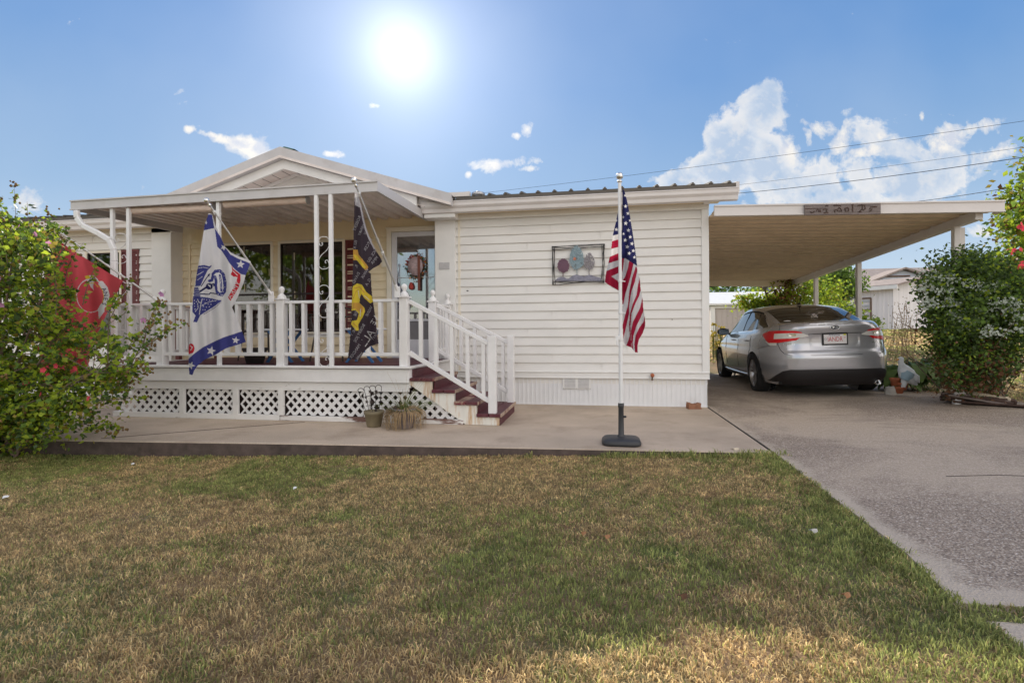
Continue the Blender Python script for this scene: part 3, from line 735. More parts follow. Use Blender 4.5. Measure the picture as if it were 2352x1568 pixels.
# ------------------------------------------------------------------ things on the porch
def tray_table(x,y,lab):
    t=thing('folding_table',lab,'folding table',(x,y,DZ),'low folding tables on the porch')
    b=MB(); b.box((x-.24,y-.17,DZ+.42),(x+.24,y+.17,DZ+.445)); b.obj('tabletop','table_white',t,bevel=.006)
    for s_ in (-1,1):
        for d in (-1,1):
            b=MB(); b.beam((x-d*.19,y+s_*.13+d*.012,DZ),(x+d*.15,y+s_*.13+d*.012,DZ+.42),.028,.028); b.obj('leg','folding_blue',t)
tray_table(-4.15,6.3,'low white topped folding table with crossed blue legs, behind the middle of the porch rail')
tray_table(-3.02,6.3,'low white topped folding table with crossed blue legs, near the black flag and storm door')
def chair(x,y,rz,lab):
    t=thing('patio_chair',lab,'patio chair',(x,y,DZ),'dark metal patio chairs')
    b=MB(); b.box((x-.22,y-.22,DZ+.40),(x+.22,y+.20,DZ+.43)); b.obj('seat','chair_dark',t,bevel=.01)
    pts=[(x-.20,y+.22,DZ+.43),(x-.21,y+.26,DZ+.65),(x-.15,y+.28,DZ+.72),(x,y+.285,DZ+.745),(x+.15,y+.28,DZ+.72),(x+.21,y+.26,DZ+.65),(x+.20,y+.22,DZ+.43)]
    b=MB(); b.tube(pts,.012,6); 
    for k in range(-3,4): b.tube([(x+k*.05,y+.225,DZ+.43),(x+k*.05,y+.282,DZ+.72)],.004,4)
    b.obj('backrest','chair_dark',t)
    for sx in (-1,1):
        for sy in (-1,1):
            b=MB(); b.tube([(x+sx*.19,y+sy*.18,DZ+.41),(x+sx*.24,y+sy*.24,DZ)],.012,6); b.obj('leg','chair_dark',t)
        b=MB(); b.tube([(x+sx*.23,y+.24,DZ+.58),(x+sx*.25,y+.0,DZ+.62),(x+sx*.25,y-.2,DZ+.60),(x+sx*.21,y-.2,DZ+.42)],.011,6); b.obj('armrest','chair_dark',t)
chair(-3.62,6.65,0,'dark metal patio chair between the two folding tables'); chair(-4.75,6.7,0,'dark metal patio chair behind the army flag')
p=thing('planter','dark round planter standing on the deck left of the middle newel post','planter',(-4.35,5.95,DZ))
b=MB(); b.lathe([(0,0),(.10,0),(.14,.16),(.15,.17),(.15,.2),(.135,.2),(.13,.17),(0,.165)],(-4.35,5.95,DZ),18); b.obj('pot','dark_wood',p)
b=MB(); b.lathe([(0,.164),(.128,.168)],(-4.35,5.95,DZ),18); b.obj('soil','soil',p)
t=thing('side_table','red-brown wooden table behind the left end of the rail','table',(-6.05,6.9,DZ))
b=MB(); b.box((-6.25,6.7,DZ+.74),(-5.75,7.1,DZ+.785)); b.obj('tabletop','shutter_red',t,bevel=.006)
for sx in (-6.2,-5.8):
    for sy in (6.75,7.05): b=MB(); b.box((sx-.03,sy-.03,DZ),(sx+.03,sy+.03,DZ+.74)); b.obj('leg','shutter_red',t)
#@@PART3
# ================================================================== CARPORT
cp=thing('carport','flat white metal carport roof attached to the right end of the home, on slim posts','carport',(4.6,7,0))
CX0=1.48; CX1=4.72
def cz(x,y): return 2.60-.028*(x-1.5)-.045*max(0,y-6.9)-.0*(y>10)
def cbox(b,x0,x1,y0,y1,z0,z1):
    vs=[(x,y,z+cz(x,y)) for z in (z0,z1) for (x,y) in ((x0,y0),(x1,y0),(x1,y1),(x0,y1))]
    b.add(vs,[(0,3,2,1),(4,5,6,7),(0,1,5,4),(1,2,6,5),(2,3,7,6),(3,0,4,7)])
b=MB(); cbox(b,CX0,CX1,6.88,6.92,-.105,.025); cbox(b,CX0,CX1,6.866,6.88,.012,.03); cbox(b,CX0,CX1,6.866,6.88,-.108,-.09); b.obj('fascia','gutter_white',cp)
b=MB(); cbox(b,CX1-.03,CX1,6.92,12.9,-.028,.028); cbox(b,CX1-.05,CX1+.002,6.92,7.0,-.105,.0); b.obj('side_channel','gutter_white',cp)
b=MB(); cbox(b,CX0+.02,CX1,12.9,12.93,-.2,.03); b.obj('fascia','carport_under',cp)
# roof pans run across: ribs parallel to the front
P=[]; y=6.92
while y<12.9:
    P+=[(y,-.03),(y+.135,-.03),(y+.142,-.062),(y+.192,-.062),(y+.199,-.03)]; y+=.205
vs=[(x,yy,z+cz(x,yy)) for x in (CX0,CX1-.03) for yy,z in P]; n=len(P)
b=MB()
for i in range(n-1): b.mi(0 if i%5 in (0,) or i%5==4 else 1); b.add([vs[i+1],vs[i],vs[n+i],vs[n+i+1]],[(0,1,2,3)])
b.obj('roof_panel',['carport_under','carport_rib_shade'],cp,solid=.004)
# carrying beam with the small gaps of light above it
b=MB()
for i in range(24):
    y0=6.98+i*.25; 
    b.add([(x,y,z+cz(4.52,y)) for z in (-.17,-.062) for (x,y) in ((4.48,y0),(4.56,y0),(4.56,y0+.25),(4.48,y0+.25))],[(0,3,2,1),(4,5,6,7),(1,2,6,5),(3,0,4,7)]+([(0,1,5,4)] if i==0 else []))
    cbox(b,4.485,4.555,y0,y0+.10,-.064,-.045)
b.obj('beam','gutter_white',cp)
for (x,y,w) in ((4.60,7.44,.075),(4.50,7.36,.07),(4.56,9.95,.075),(4.56,11.75,.075)):
    b=MB(); b.box((x-w/2,y-w/2,dz(x,y)-.02),(x+w/2,y+w/2,cz(x,y)-.16)); b.obj('post','gutter_white',cp,bevel=.006)
b=MB(); b.box((1.49,12.6,0),(1.53,12.66,2.2)); b.obj('post','gutter_white',cp)
# weathered board with burnt lettering
sg=thing('wooden_sign','weathered grey board with dark old-style lettering on the carport fascia','sign',(3.0,6.85,2.5))
xa=aY(1848,480,6.85).x; xb=aY(2022,480,6.85).x
zL=aY(1848,482,6.85).z; zR=aY(2022,479,6.85).z
def sgp(t,h): return (xa+(xb-xa)*t, zL+(zR-zL)*t+h)
h=.067
b=MB()
for k in range(10):
    t0=k/10;t1=(k+1)/10
    b.prism([sgp(t0,-h),sgp(t1,-h),sgp(t1,h*.95),sgp(t0,h*.95)],'y',6.842,6.866)
b.obj('board','grey_wood',sg)
b=MB(); b.prism([sgp(0,-.0+h*.05),sgp(.27,h*.18),sgp(0,h*.22)],'y',6.8395,6.844); 
vs,fs=text_mesh('The Old Le',.115)
def stroke(pts,r=.006): b.tube([(*[sgp(p[0],p[1]*h)[0]],6.840,sgp(p[0],p[1]*h)[1]) for p in pts],r,5)
S=[[(.07,-.4),(.10,-.62),(.13,-.3)],[(.15,-.35),(.17,.1),(.19,-.45)],[(.20,.0),(.21,-.5)],[(.24,-.1),(.27,.1),(.30,0),(.28,-.35),(.31,-.6),(.25,-.65)],
   [(.27,.55),(.29,.68),(.31,.6)],[(.38,.65),(.42,.7),(.48,.55)],[(.40,-.6),(.39,-.2),(.44,-.05),(.46,.3),(.48,.0),(.49,-.4),(.43,-.35)],[(.53,.1),(.56,.2),(.58,.1),(.58,-.4),(.54,-.45),(.53,.1)],
   [(.635,.75),(.63,-.4),(.645,-.5)],[(.62,.75),(.645,.7)],[(.70,.55),(.75,.7),(.79,.6),(.80,.0),(.77,-.3)],[(.76,.5),(.76,-.1),(.73,-.4),(.71,-.55),(.75,-.6)],[(.86,.2),(.90,.3),(.95,.3)],[(.85,-.1),(.89,-.1),(.87,-.4),(.85,-.5)]]
for s_ in S: stroke(s_)
b.obj('lettering','log_dark',sg)
# ================================================================== CAR (local: y forward, rear axle at 0)
CARX,CARY=3.44,9.08; CYAW=R_(-1.5); CTILT=R_(-1.8)
car=thing('parked_car','silver four door sedan seen from behind, parked under the carport','car',(0,0,0))
def carpart(mb,name,mats,parent=None,**k):
    return mb.obj(name,mats,parent or car,**k)
def I(z,tab): return float(np.interp(z,[t[0] for t in tab],[t[1] for t in tab]))
WZ=[(.16,.80),(.22,.84),(.32,.868),(.48,.884),(.62,.888),(.76,.876),(.88,.858),(.96,.83),(1.04,.78),(1.12,.72)]
YR=[(.16,-.86),(.20,-.93),(.28,-1.00),(.36,-1.03),(.45,-1.04),(.60,-1.045),(.66,-1.035),(.72,-1.00),(.80,-.985),(.88,-.985),(.95,-.992),(1.02,-1.01),(1.06,-1.01),(1.09,-.99),(1.12,-.96)]
YF=[(.16,3.40),(.28,3.52),(.45,3.57),(.62,3.54),(.75,3.42),(.85,3.1),(.95,2.75),(1.12,2.5)]
def outline(z,a):   # a: 0 = +x side, pi/2 = front, -pi/2 = rear
    w=I(z,WZ); yr=I(z,YR); yf=I(z,YF); yc=1.25
    c,s=math.cos(a),math.sin(a); n=5.2 if s<0 else 4.2
    r=(abs(c)**n+abs(s)**n)**(-1/n)
    x=w*c*r; y=(yc-yr if s<0 else yf-yc)*s*r+yc
    return x,y
def ztop(y):
    return float(np.interp(y,[-1.05,-.95,-.62,-.2,.4,1.2,2.1,2.45,2.9,3.3,3.57],[1.075,1.10,1.115,1.06,1.00,.975,.955,.945,.87,.79,.72]))
def smooth_z(y):
    return sum(ztop(y+d) for d in (-.12,-.06,0,.06,.12))/5 if -.85<y<3.4 else ztop(y)
NA=176; NZ=26; ZB=.19
def apar(u): # denser at the ends
    return -PI/2+u*2*PI
def bodyfn(u,v):
    a=apar(u); x,y=outline(.8,a); zt=smooth_z(y)-.012; z=ZB+(zt-ZB)*v
    if y>-.7 : z=max(z,ZB)
    x,y=outline(z,a); 
    # rocker tuck and shoulder crease
    if -.6<y<3.2 and z<.95: x*=1-.006*math.exp(-((z-.74)/.03)**2)
    return (x,y,z)
def bodymat(u,v):
    x,y,z=bodyfn(u,v)
    if y<-.45:
        # black lower bumper, swept up at the corners
        if z<.30 and abs(x)<.7: return 1
    if z<.235 and -.3<y<3.3: return 1
    if y>3.2 and z<.5 and abs(x)<.6: return 1
    return 0
b=MB(); b.grid(bodyfn,NA*2,NZ*2,True,bodymat)
# top skin: trunk, cowl, bonnet
def topfn(u,v):
    # v along length, u across
    ang=PI/2*(2*v-1) # -pi/2..pi/2 
    a=ang
    x1,y1=outline(.8,a); zt=smooth_z(y1); xx,yy=outline(max(.5,zt-.012),a)
    t=2*u-1; x=xx*t
    z=zt-.012+ .028*(1-t*t)**.7*min(1,abs(xx)/.5) + (.012 if abs(t)<.999 else 0)
    return (x,yy,z)
b.mi(0); b.grid(topfn,28,110,True)
body_mb=b
body=b.obj('body_raw',['car_silver','car_black'],None)
# wheel arches cut by boolean
WB=2.67; TR=.775; WR=.325
cut=MB()
for wy in (0,WB):
    for sx in (-1,1):
        cut.tube([(sx*.62,wy,.305),(sx*1.1,wy,.305)],.362,40,False)
cuto=cut.obj('cut','car_gap',None)
bo=body.modifiers.new('x','BOOLEAN'); bo.operation='DIFFERENCE'; bo.object=cuto; bo.solver='EXACT'; bo.use_hole_tolerant=True
dg=bpy.context.evaluated_depsgraph_get(); me=bpy.data.meshes.new_from_object(body.evaluated_get(dg))
bpy.data.objects.remove(cuto); bpy.data.objects.remove(body)
bm_=bmesh.new(); bm_.from_mesh(me)
bmesh.ops.remove_doubles(bm_,verts=bm_.verts,dist=.0004)
# drop the cutter's own walls left over in open mesh (keep inner arch)
bm_.to_mesh(me); bm_.free()
body=bpy.data.objects.new('body',me); COL.objects.link(body); body.parent=car
while len(me.materials)<2: me.materials.append(M['car_gap'])
# wheel wells + underbody
b=MB(); b.box((-.70,-.8,.20),(.70,3.3,.62)); b.box((-.80,.5,.18),(.80,2.2,.24)); carpart(b,'underbody','car_gap')
for wy in (0,WB):
    for sx in (-1,1):
        b=MB(); n=24; vs=[];
        for i in range(n+1):
            a=PI*1.12*i/n-.06*PI
            for xx in (.60,.885): vs.append((sx*(xx if xx<.8 else I(.305+.362*math.sin(a),WZ)-.004),wy+.364*math.cos(a),.305+.364*math.sin(a)))
        b.add(vs,[(2*i,2*i+1,2*i+3,2*i+2) for i in range(n)],True); carpart(b,'wheel_arch','car_gap')
# greenhouse -----------------------------------------------------------
RP=[(-.70,1.115),(-.50,1.165),(-.30,1.235),(-.05,1.315),(.20,1.385),(.38,1.42),(.62,1.448),(.95,1.458),(1.25,1.452),(1.50,1.43),(1.70,1.385),(1.95,1.28),(2.20,1.15),(2.45,1.02),(2.62,.955)]
def roofz(y):
    return float(np.interp(y,[p[0] for p in RP],[p[1] for p in RP]))
def rz_s(y): return sum(roofz(y+d) for d in (-.06,-.03,0,.03,.06))/5
def beltw(y): return float(np.interp(y,[-.75,-.4,.2,1,2,2.65],[.60,.70,.765,.79,.79,.74]))
def roofw(y): return float(np.interp(y,[-.75,-.4,.0,.4,1,1.6,2.1,2.65],[.56,.575,.575,.575,.585,.58,.60,.70]))
def beltz(y): return ztop(y)-.03 if y<2.45 else ztop(y)-.02
GN=60; GM=44
def ghfn(u,v):
    y=-.72+(2.66+.72)*v; t=2*u-1; s_=abs(t); sg_=1 if t>=0 else -1
    zb=min(beltz(y),rz_s(y)-.005); zr=rz_s(y); wb=beltw(y); wr=roofw(y)
    # side 0.62..1 of |t| is the side wall; 0..0.62 the roof / glass
    k=.62
    if s_>k:
        q=(1-s_)/(1-k)   # 0 at belt, 1 at roof rail
        x=wb+(wr-wb)*q**.95+.018*math.sin(PI*q); z=zb+(zr-.045-zb)*q
    else:
        q=s_/k; x=wr*q**.92; z=zr-.045*q**2.6
    return (sg_*x,y,z)
def ghmat(u,v):
    y=-.72+3.38*v; t=abs(2*u-1); k=.62
    if t<=k:
        q=t/k
        if -.60<y<.24:   # rear glass, narrower towards the corners
            return 1 if q<.985 - .02*(y<-.5) else 0
        if 1.62<y<2.55: return 1 if q<.95 else 0
        if .24<=y<.30: return 2
        return 0
    q=(1-t)/(1-k)
    # side glass outline
    if .10<q<.86:
        ylo=-.34+.62*q**1.4 ; yhi=2.36-.85*q
        if ylo<y<yhi:
            if abs(y-.98+.03*q)<.035: return 3
            if abs(y-(.16+.22*q))<.018: return 3
            return 1
        if ylo-.025<y<yhi+.03: return 3
    if .05<q<=.10 and -.36<y<2.42: return 2   # bright belt strip
    if .86<=q<.90 and .2<y<1.6: return 3
    return 0
b=MB(); b.grid(ghfn,GM*2,GN*2,True,ghmat); carpart(b,'cabin',['car_silver','car_glass','chrome','car_gap'])
b=MB()
for sx in (-.36,.36):
    for yy,w in ((.15,.52),(1.25,.5)):
        b.box((sx-w/2+.02,yy,.6),(sx+w/2-.02,yy+.18,1.08)); b.box((sx-.12,yy,1.10),(sx+.12,yy+.1,1.26)); b.cyl((sx-.05,yy+.05,1.07),(sx-.05,yy+.05,1.12),.01); b.cyl((sx+.05,yy+.05,1.07),(sx+.05,yy+.05,1.12),.01)
b.box((-.6,-.45,.98),(.6,-.05,1.03)); carpart(b,'car_seat','car_interior')
b=MB(); b.cyl((-.0,.36,1.435),(0,.30,1.52),.004,6); b.tube([(0,.36,1.43),(0,.31,1.52),(0,.27,1.60)],[.010,.004,.003],6); b.lathe([(.035,0),(.03,.02),(0,.03)],(0,.37,1.428),12); carpart(b,'antenna','car_black')
# conforming patches on the rear surface --------------------------------
def rear(x,z,off=.004):
    # point of the body surface at given x,z near the rear, pushed out
    w=I(z,WZ); yr=I(z,YR); xx=min(abs(x)/w,.9995); n=5.2
    y=1.25-(1.25-yr)*(1-xx**n)**(1/n)
    return Vector((x,y-off,z))
def rear_side(s,z,off=.004):
    # s measured along the perimeter from the middle of the rear; wraps round the corner
    w=I(z,WZ); sg_=1 if s>=0 else -1; s=abs(s)
    yr=I(z,YR); n=5.2; px,py=0,yr; acc=0; N=400
    # march
    k=0; last=(0,yr); pt=last
    tab=_tab.get(round(z,3))
    if tab is None:
        tab=[];acc=0;last=None
        for i in range(0,260):
            a=-PI/2+(PI/2)*(i/260)**1.0*.96
            p=outline(z,a)
            if last: acc+=math.hypot(p[0]-last[0],p[1]-last[1])
            tab.append((acc,p)); last=p
        _tab[round(z,3)]=tab
    for i in range(1,len(tab)):
        if tab[i][0]>=s: break
    a0,p0=tab[i-1];a1,p1=tab[i]; t=(s-a0)/max(1e-9,a1-a0); t=min(1,max(0,t))
    x=p0[0]+(p1[0]-p0[0])*t; y=p0[1]+(p1[1]-p0[1])*t; dx=p1[0]-p0[0]; dy=p1[1]-p0[1]; L=math.hypot(dx,dy)
    return Vector((sg_*(x+dy/L*off),y-dx/L*off,z))
_tab={}
def patch(mb,poly_top,poly_bot,s0,s1,off,side,n=14,nz=4):
    # region between two curves z(s)
    def fn(u,v):
        s=s0+(s1-s0)*u; zt=np.interp(s,[p[0] for p in poly_top],[p[1] for p in poly_top]); zb=np.interp(s,[p[0] for p in poly_bot],[p[1] for p in poly_bot])
        o_=off*(1-.0*(v)); return rear_side(side*s,float(zb+(zt-zb)*v),off)
    mb.grid(fn,n,nz,True,flip=(side>0))
for side in (-1,1):
    b=MB(); patch(b,[(0,.432),(.60,.432),(.72,.405),(.98,.262),(1.06,.236)],[(0,.232),(1.2,.232)],0,1.06,.0035,side,40,6); carpart(b,'lower_bumper','car_black')
for side in (-1,1):
    b=MB(); patch(b,[(.42,.975),(.52,1.0),(.75,1.01),(1.0,1.006),(1.20,.965)],[(.42,.93),(.50,.862),(.75,.828),(.96,.822),(1.20,.955)],.43,1.18,.009,side,30,6); tl=carpart(b,'tail_lamp','lamp_red')
    b=MB(); patch(b,[(.345,.925),(.42,.962),(.55,.97),(.84,.966)],[(.345,.918),(.42,.905),(.55,.892),(.84,.885)],.35,.84,.0125,side,22,4); carpart(b,'lens','lamp_clear',tl)
    b=MB(); patch(b,[(.78,.829),(.96,.823),(1.06,.858)],[(.78,.786),(.93,.783),(1.06,.852)],.785,1.05,.009,side,10,3); carpart(b,'lens','lamp_clear',tl)
    b=MB(); patch(b,[(.50,.955),(.56,.958),(.62,.955)],[(.50,.925),(.56,.92),(.62,.925)],.505,.62,.015,side,6,3); carpart(b,'lens','chrome',tl)
# dark shut lines: boot lid, bumper
b=MB()
for side in (-1,1):
    pts=[rear_side(side*s,z,.004) for s,z in ((.76,1.10),(.765,1.03),(.77,.97),(.77,.90),(.765,.80),(.73,.72),(.68,.665),(.60,.645),(.3,.638),(0,.637))]
    b.tube(pts,.003,6)
    b.tube([rear_side(side*s,z,.003) for s,z in ((.80,.79),(.98,.782),(1.2,.75),(1.36,.72))],.002,5)
carpart(b,'shut_line','car_gap')
# upper lip shadow gap over the plate recess + recess
b=MB(); b.grid(lambda u,v:rear((u*2-1)*.35,.948-.010*v+.012*(1-abs(2*u-1)),.0035),30,2,True); carpart(b,'lid_crease','car_gap')
b=MB(); b.box((-.235,-.992,.70),(.235,-.982,.705)); 
b=MB(); 
def recess(u,v):
    x=(u*2-1)*.33; z=.735+.205*v; return rear(x,z,.004)+Vector((0,.012*math.sin(PI*min(1,max(0,v)))*(1-(2*u-1)**6),0))
b.grid(recess,20,8,True); carpart(b,'plate_recess','car_silver')
py=-1.006
pl=MB(); pl.box((-.168,py-.004,.780),(.168,py+.01,.947)); plo=carpart(pl,'number_plate','car_black',bevel=.004)
b=MB(); b.box((-.150,py-.0055,.797),(.150,py-.0035,.932)); carpart(b,'plate','plate_white',plo)
def put_text(txt,size,cx,cz_,y,mt,par,name='lettering',sx=1,off=0,mir=1,name2=None):
    vs,fs=text_mesh(txt,size); b=MB(); b.add([(cx+v.x*sx*mir,y,cz_+v.y) for v in vs],fs); return carpart(b,name,mt,par)
put_text('Arkansas',.042,-.01,.922,py-.007,'plate_blue',plo); put_text('ANDR',.092,.005,.860,py-.007,'plate_red',plo,sx=.72)
put_text('U',.036,-.093,.878,py-.007,'plate_red',plo); put_text('S',.036,-.093,.846,py-.007,'plate_red',plo)
put_text("''",.07,.122,.864,py-.007,'plate_red',plo)
b=MB(); b.box((.108,py-.007,.914),(.142,py-.005,.935)); carpart(b,'sticker','plate_yellow',plo)
b=MB(); b.lathe([(.018,0),(.018,.002),(.010,.002),(.010,0)],(0,0,0),14,Matrix.Translation((-.128,py-.0055,.868))@Matrix.Rotation(PI/2,4,'X')); carpart(b,'seal','plaque_grey',plo)
# emblem: oval with a large and small stars
T=Matrix.Translation((0,-1.014,1.03))@Matrix.Rotation(PI/2,4,'X')@Matrix.Diagonal((1.9,1,1,1))
b=MB(); b.lathe([(.036,0),(.036,.006),(.030,.009),(.030,.006)],(0,0,0),24,T); eo=carpart(b,'emblem','chrome')
b=MB(); b.lathe([(.030,.006),(0,.007)],(0,0,0),24,T); carpart(b,'badge_field','emblem_blue',eo)
b=MB()
def star4(b,x,z,r,y=-1.0225):
    pts=[]
    for i in range(8):
        a=PI/4*i; q=r*(1 if i%2==0 else .3); pts.append((x+q*1.5*math.cos(a),y,z+q*math.sin(a)))
    b.add(pts,[tuple(range(8))])
star4(b,-.022,1.035,.017); 
for q in ((.012,1.022),(.03,1.032),(.022,1.042),(.042,1.025),(.033,1.015)): star4(b,q[0],q[1],.006)
carpart(b,'badge_star','chrome',eo)
vs,fs=text_mesh('IMPREZA',.034); b=MB(); b.add([rear(.60+v.x*1.5,.80+v.y*.8,.004) for v in vs],fs); carpart(b,'lettering','chrome')
vs,fs=text_mesh('SUBARU',.028); b=MB(); b.add([rear(-.60+v.x*1.5,.80+v.y*.8,.004) for v in vs],fs); carpart(b,'lettering','chrome')
b=MB(); b.lathe([(.03,0),(.03,.002),(0,.003)],(0,0,0),14,Matrix.Translation((-.50,-.585,1.155))@Matrix.Rotation(R_(18),4,'X')@Matrix.Diagonal((1.7,.8,1,1))); carpart(b,'window_sticker','plate_white')
# bumper: reflector lines, exhaust
b=MB(); b.grid(lambda u,v:rear((u*2-1)*.62,.432+.010*v,.006),30,1,True); carpart(b,'bumper_lip','car_silver')
b=MB(); T=Matrix.Translation((.55,-.86,.225))@Matrix.Rotation(PI/2,4,'X')
b.lathe([(.030,-.02),(.036,.12),(.031,.12),(.026,-.02)],(0,0,0),16,T); carpart(b,'exhaust_pipe','chrome')
# mirrors, handles, rocker strip
for sx in (-1,1):
    b=MB(); b.grid(lambda u,v:(lambda a,c:(sx*(.93+.115*math.cos(a)*math.cos(c)),1.93+.06*math.sin(a)*math.cos(c)+.0,1.0+.075*math.sin(c)))(2*PI*u,PI*(v-.5)),16,10,True); b.cyl((sx*.80,1.95,.955),(sx*.9,1.94,.975),.022); carpart(b,'wing_mirror','car_black')
    b=MB(); b.grid(lambda u,v:(sx*(.93+.095*(2*u-1)),1.868,1.0+.055*(2*v-1)),2,2); carpart(b,'mirror_glass','emblem_blue')
    for yy in (.30,1.25):
        w=I(.86,WZ)
        b=MB(); b.tube([(sx*(w+.001),yy,.845),(sx*(w+.028),yy+.03,.848),(sx*(w+.028),yy+.15,.848),(sx*(w+.001),yy+.18,.845)],.011,8); carpart(b,'door_handle','car_silver')
    b=MB()
    for yy,tilt in ((.16,.12),(.98,0),(1.98,-.05)):
        b.tube([(sx*(outline(z,0)[0]+.0012),yy+tilt*(1-z)*2*(1 if z<.7 else 0),z) for z in (.27,.4,.55,.7,.85,.93)],.0022,5)
    carpart(b,'shut_line','car_gap')
    b=MB(); b.tube([(sx*(I(.25,WZ)+.004),.45,.262),(sx*(I(.25,WZ)+.006),1.3,.255),(sx*(I(.25,WZ)+.004),2.2,.262)],.008,6); carpart(b,'rocker_strip','chrome')
# wheels
def wheel(sx,wy):
    w=MB(); T=Matrix.Translation((sx*.775,wy,.318))@Matrix.Rotation(sx*PI/2,4,'Y')
    w.lathe([(.215,-.10),(.30,-.105),(.317,-.085),(.320,-.03),(.320,.03),(.317,.085),(.302,.103),(.262,.108),(.222,.100)],(0,0,0),44,T); wo=carpart(w,'wheel','tyre')
    w=MB(); w.lathe([(.222,.098),(.218,.088),(.205,.07),(.20,-.05)],(0,0,0),40,T); w.lathe([(.0,.075),(.032,.075),(.036,.06),(.0,.03)],(0,0,0),20,T)
    for k in range(5):
        for d in (-.17,.17):
            a=2*PI*k/5+d*1.0; a0=2*PI*k/5+d*.45
            p=T@Vector((.03*math.cos(a0),.03*math.sin(a0),.062)); q=T@Vector((.212*math.cos(a),.212*math.sin(a),.082))
            w.beam(p,q,.026,.018,up=(1,0,0))
    carpart(w,'rim','rim',wo)
    w=MB(); w.lathe([(.0,.0),(.15,.0),(.15,-.02)],(0,0,0),24,T); w.lathe([(.21,-.06),(0,-.06)],(0,0,0),24,T); carpart(w,'brake_disc','car_gap',wo)
for wy in (0,WB):
    for sx in (-1,1): wheel(sx,wy)
car.location=(CARX,CARY,dz(CARX,CARY)-.015); car.rotation_euler=(R_(.0),CTILT,CYAW)
def fixcar(o):
    for ch in o.children: ch.matrix_parent_inverse=Matrix.Identity(4); fixcar(ch)
fixcar(car)
#@@
# ================================================================== FLAGS
def pip(P,poly):
    x,y=P[:,0],P[:,1]; ins=np.zeros(len(P),bool); n=len(poly)
    for i in range(n):
        x0,y0=poly[i]; x1,y1=poly[(i+1)%n]
        if y0==y1: continue
        c=((y0>y)!=(y1>y))&(x<(x1-x0)*(y-y0)/(y1-y0)+x0); ins^=c
    return ins
def near(P,pts,r):
    m=np.zeros(len(P),bool)
    for a,b_ in zip(pts[:-1],pts[1:]):
        a=np.array(a,float);b_=np.array(b_,float);d=b_-a;t=np.clip(((P-a)@d)/max(1e-9,d@d),0,1)
        m|=np.hypot(*(P-(a+t[:,None]*d)).T)<r
    return m
def star(cx,cy,r,rot=0,n=5,inner=.42):
    return [(cx+(r if i%2==0 else r*inner)*math.sin(rot+PI*i/n),cy-(r if i%2==0 else r*inner)*math.cos(rot+PI*i/n)) for i in range(2*n)]
def cloth(name,ox,oy,sc,outlines,paints,Yf,mats,step=.8,texts=(),label='',group=None):
    # design drawn in sheet units; (ox,oy,sc) relate the sheet to the traced outline
    K=.765625
    def D(p): return ((ox+p[0]/sc)*K,(oy+p[1]/sc)*K)
    allp=np.array([p for o in outlines for p in o]); x0,y0=allp.min(0);x1,y1=allp.max(0); st=step*sc/K
    nx=int((x1-x0)/st)+1; ny=int((y1-y0)/st)+1
    gx=x0+(np.arange(nx)+.5)*st; gy=y0+(np.arange(ny)+.5)*st
    GX_,GY_=np.meshgrid(gx,gy); P=np.stack([GX_.ravel(),GY_.ravel()],1)
    ins=np.zeros(len(P),bool)
    for o in outlines: ins|=pip(P,o)
    idx=np.zeros(len(P),int)
    for pt in paints:
        k,mi=pt[0],pt[1]
        if k=='poly': m=pip(P,pt[2])
        elif k=='line': m=near(P,pt[2],pt[3])
        elif k=='star': m=pip(P,star(*pt[2]))
        elif k=='ell': m=((P[:,0]-pt[2][0])/pt[2][2])**2+((P[:,1]-pt[2][1])/pt[2][3])**2<1
        idx[m]=mi
    vid={};vs=[];fs=[];mi=[]
    def V_(i,j):
        k=(i,j)
        if k not in vid:
            u,v=D((x0+i*st,y0+j*st)); vid[k]=len(vs); vs.append(tuple(aY(u,v,Yf(u,v))))
        return vid[k]
    for q in np.nonzero(ins)[0]:
        j,i=divmod(int(q),nx); fs.append((V_(i,j),V_(i,j+1),V_(i+1,j+1),V_(i+1,j))); mi.append(int(idx[q]))
    me=bpy.data.meshes.new(name); me.from_pydata(vs,[],fs)
    for m in mats: me.materials.append(M[m])
    me.polygons.foreach_set('material_index',mi); me.polygons.foreach_set('use_smooth',[True]*len(fs))
    o=bpy.data.objects.new(name,me); COL.objects.link(o)
    # lettering: thin raised print that follows the folds
    b=MB()
    for (txt,cx,cy,size,ang,mir,mt) in texts:
        tv,tf=text_mesh(txt,size); c,s_=math.cos(R_(ang)),math.sin(R_(ang)); pts=[]
        for v in tv:
            lx=v.x*(-1 if mir else 1); X=cx+lx*c-v.y*s_; Y=cy-(lx*s_+v.y*c); u,v2=D((X,Y)); pts.append(aY(u,v2,Yf(u,v2)-.004))
        b.mi(mt); b.add(pts,tf)
    if texts: b.obj('lettering',mats,o)
    return o
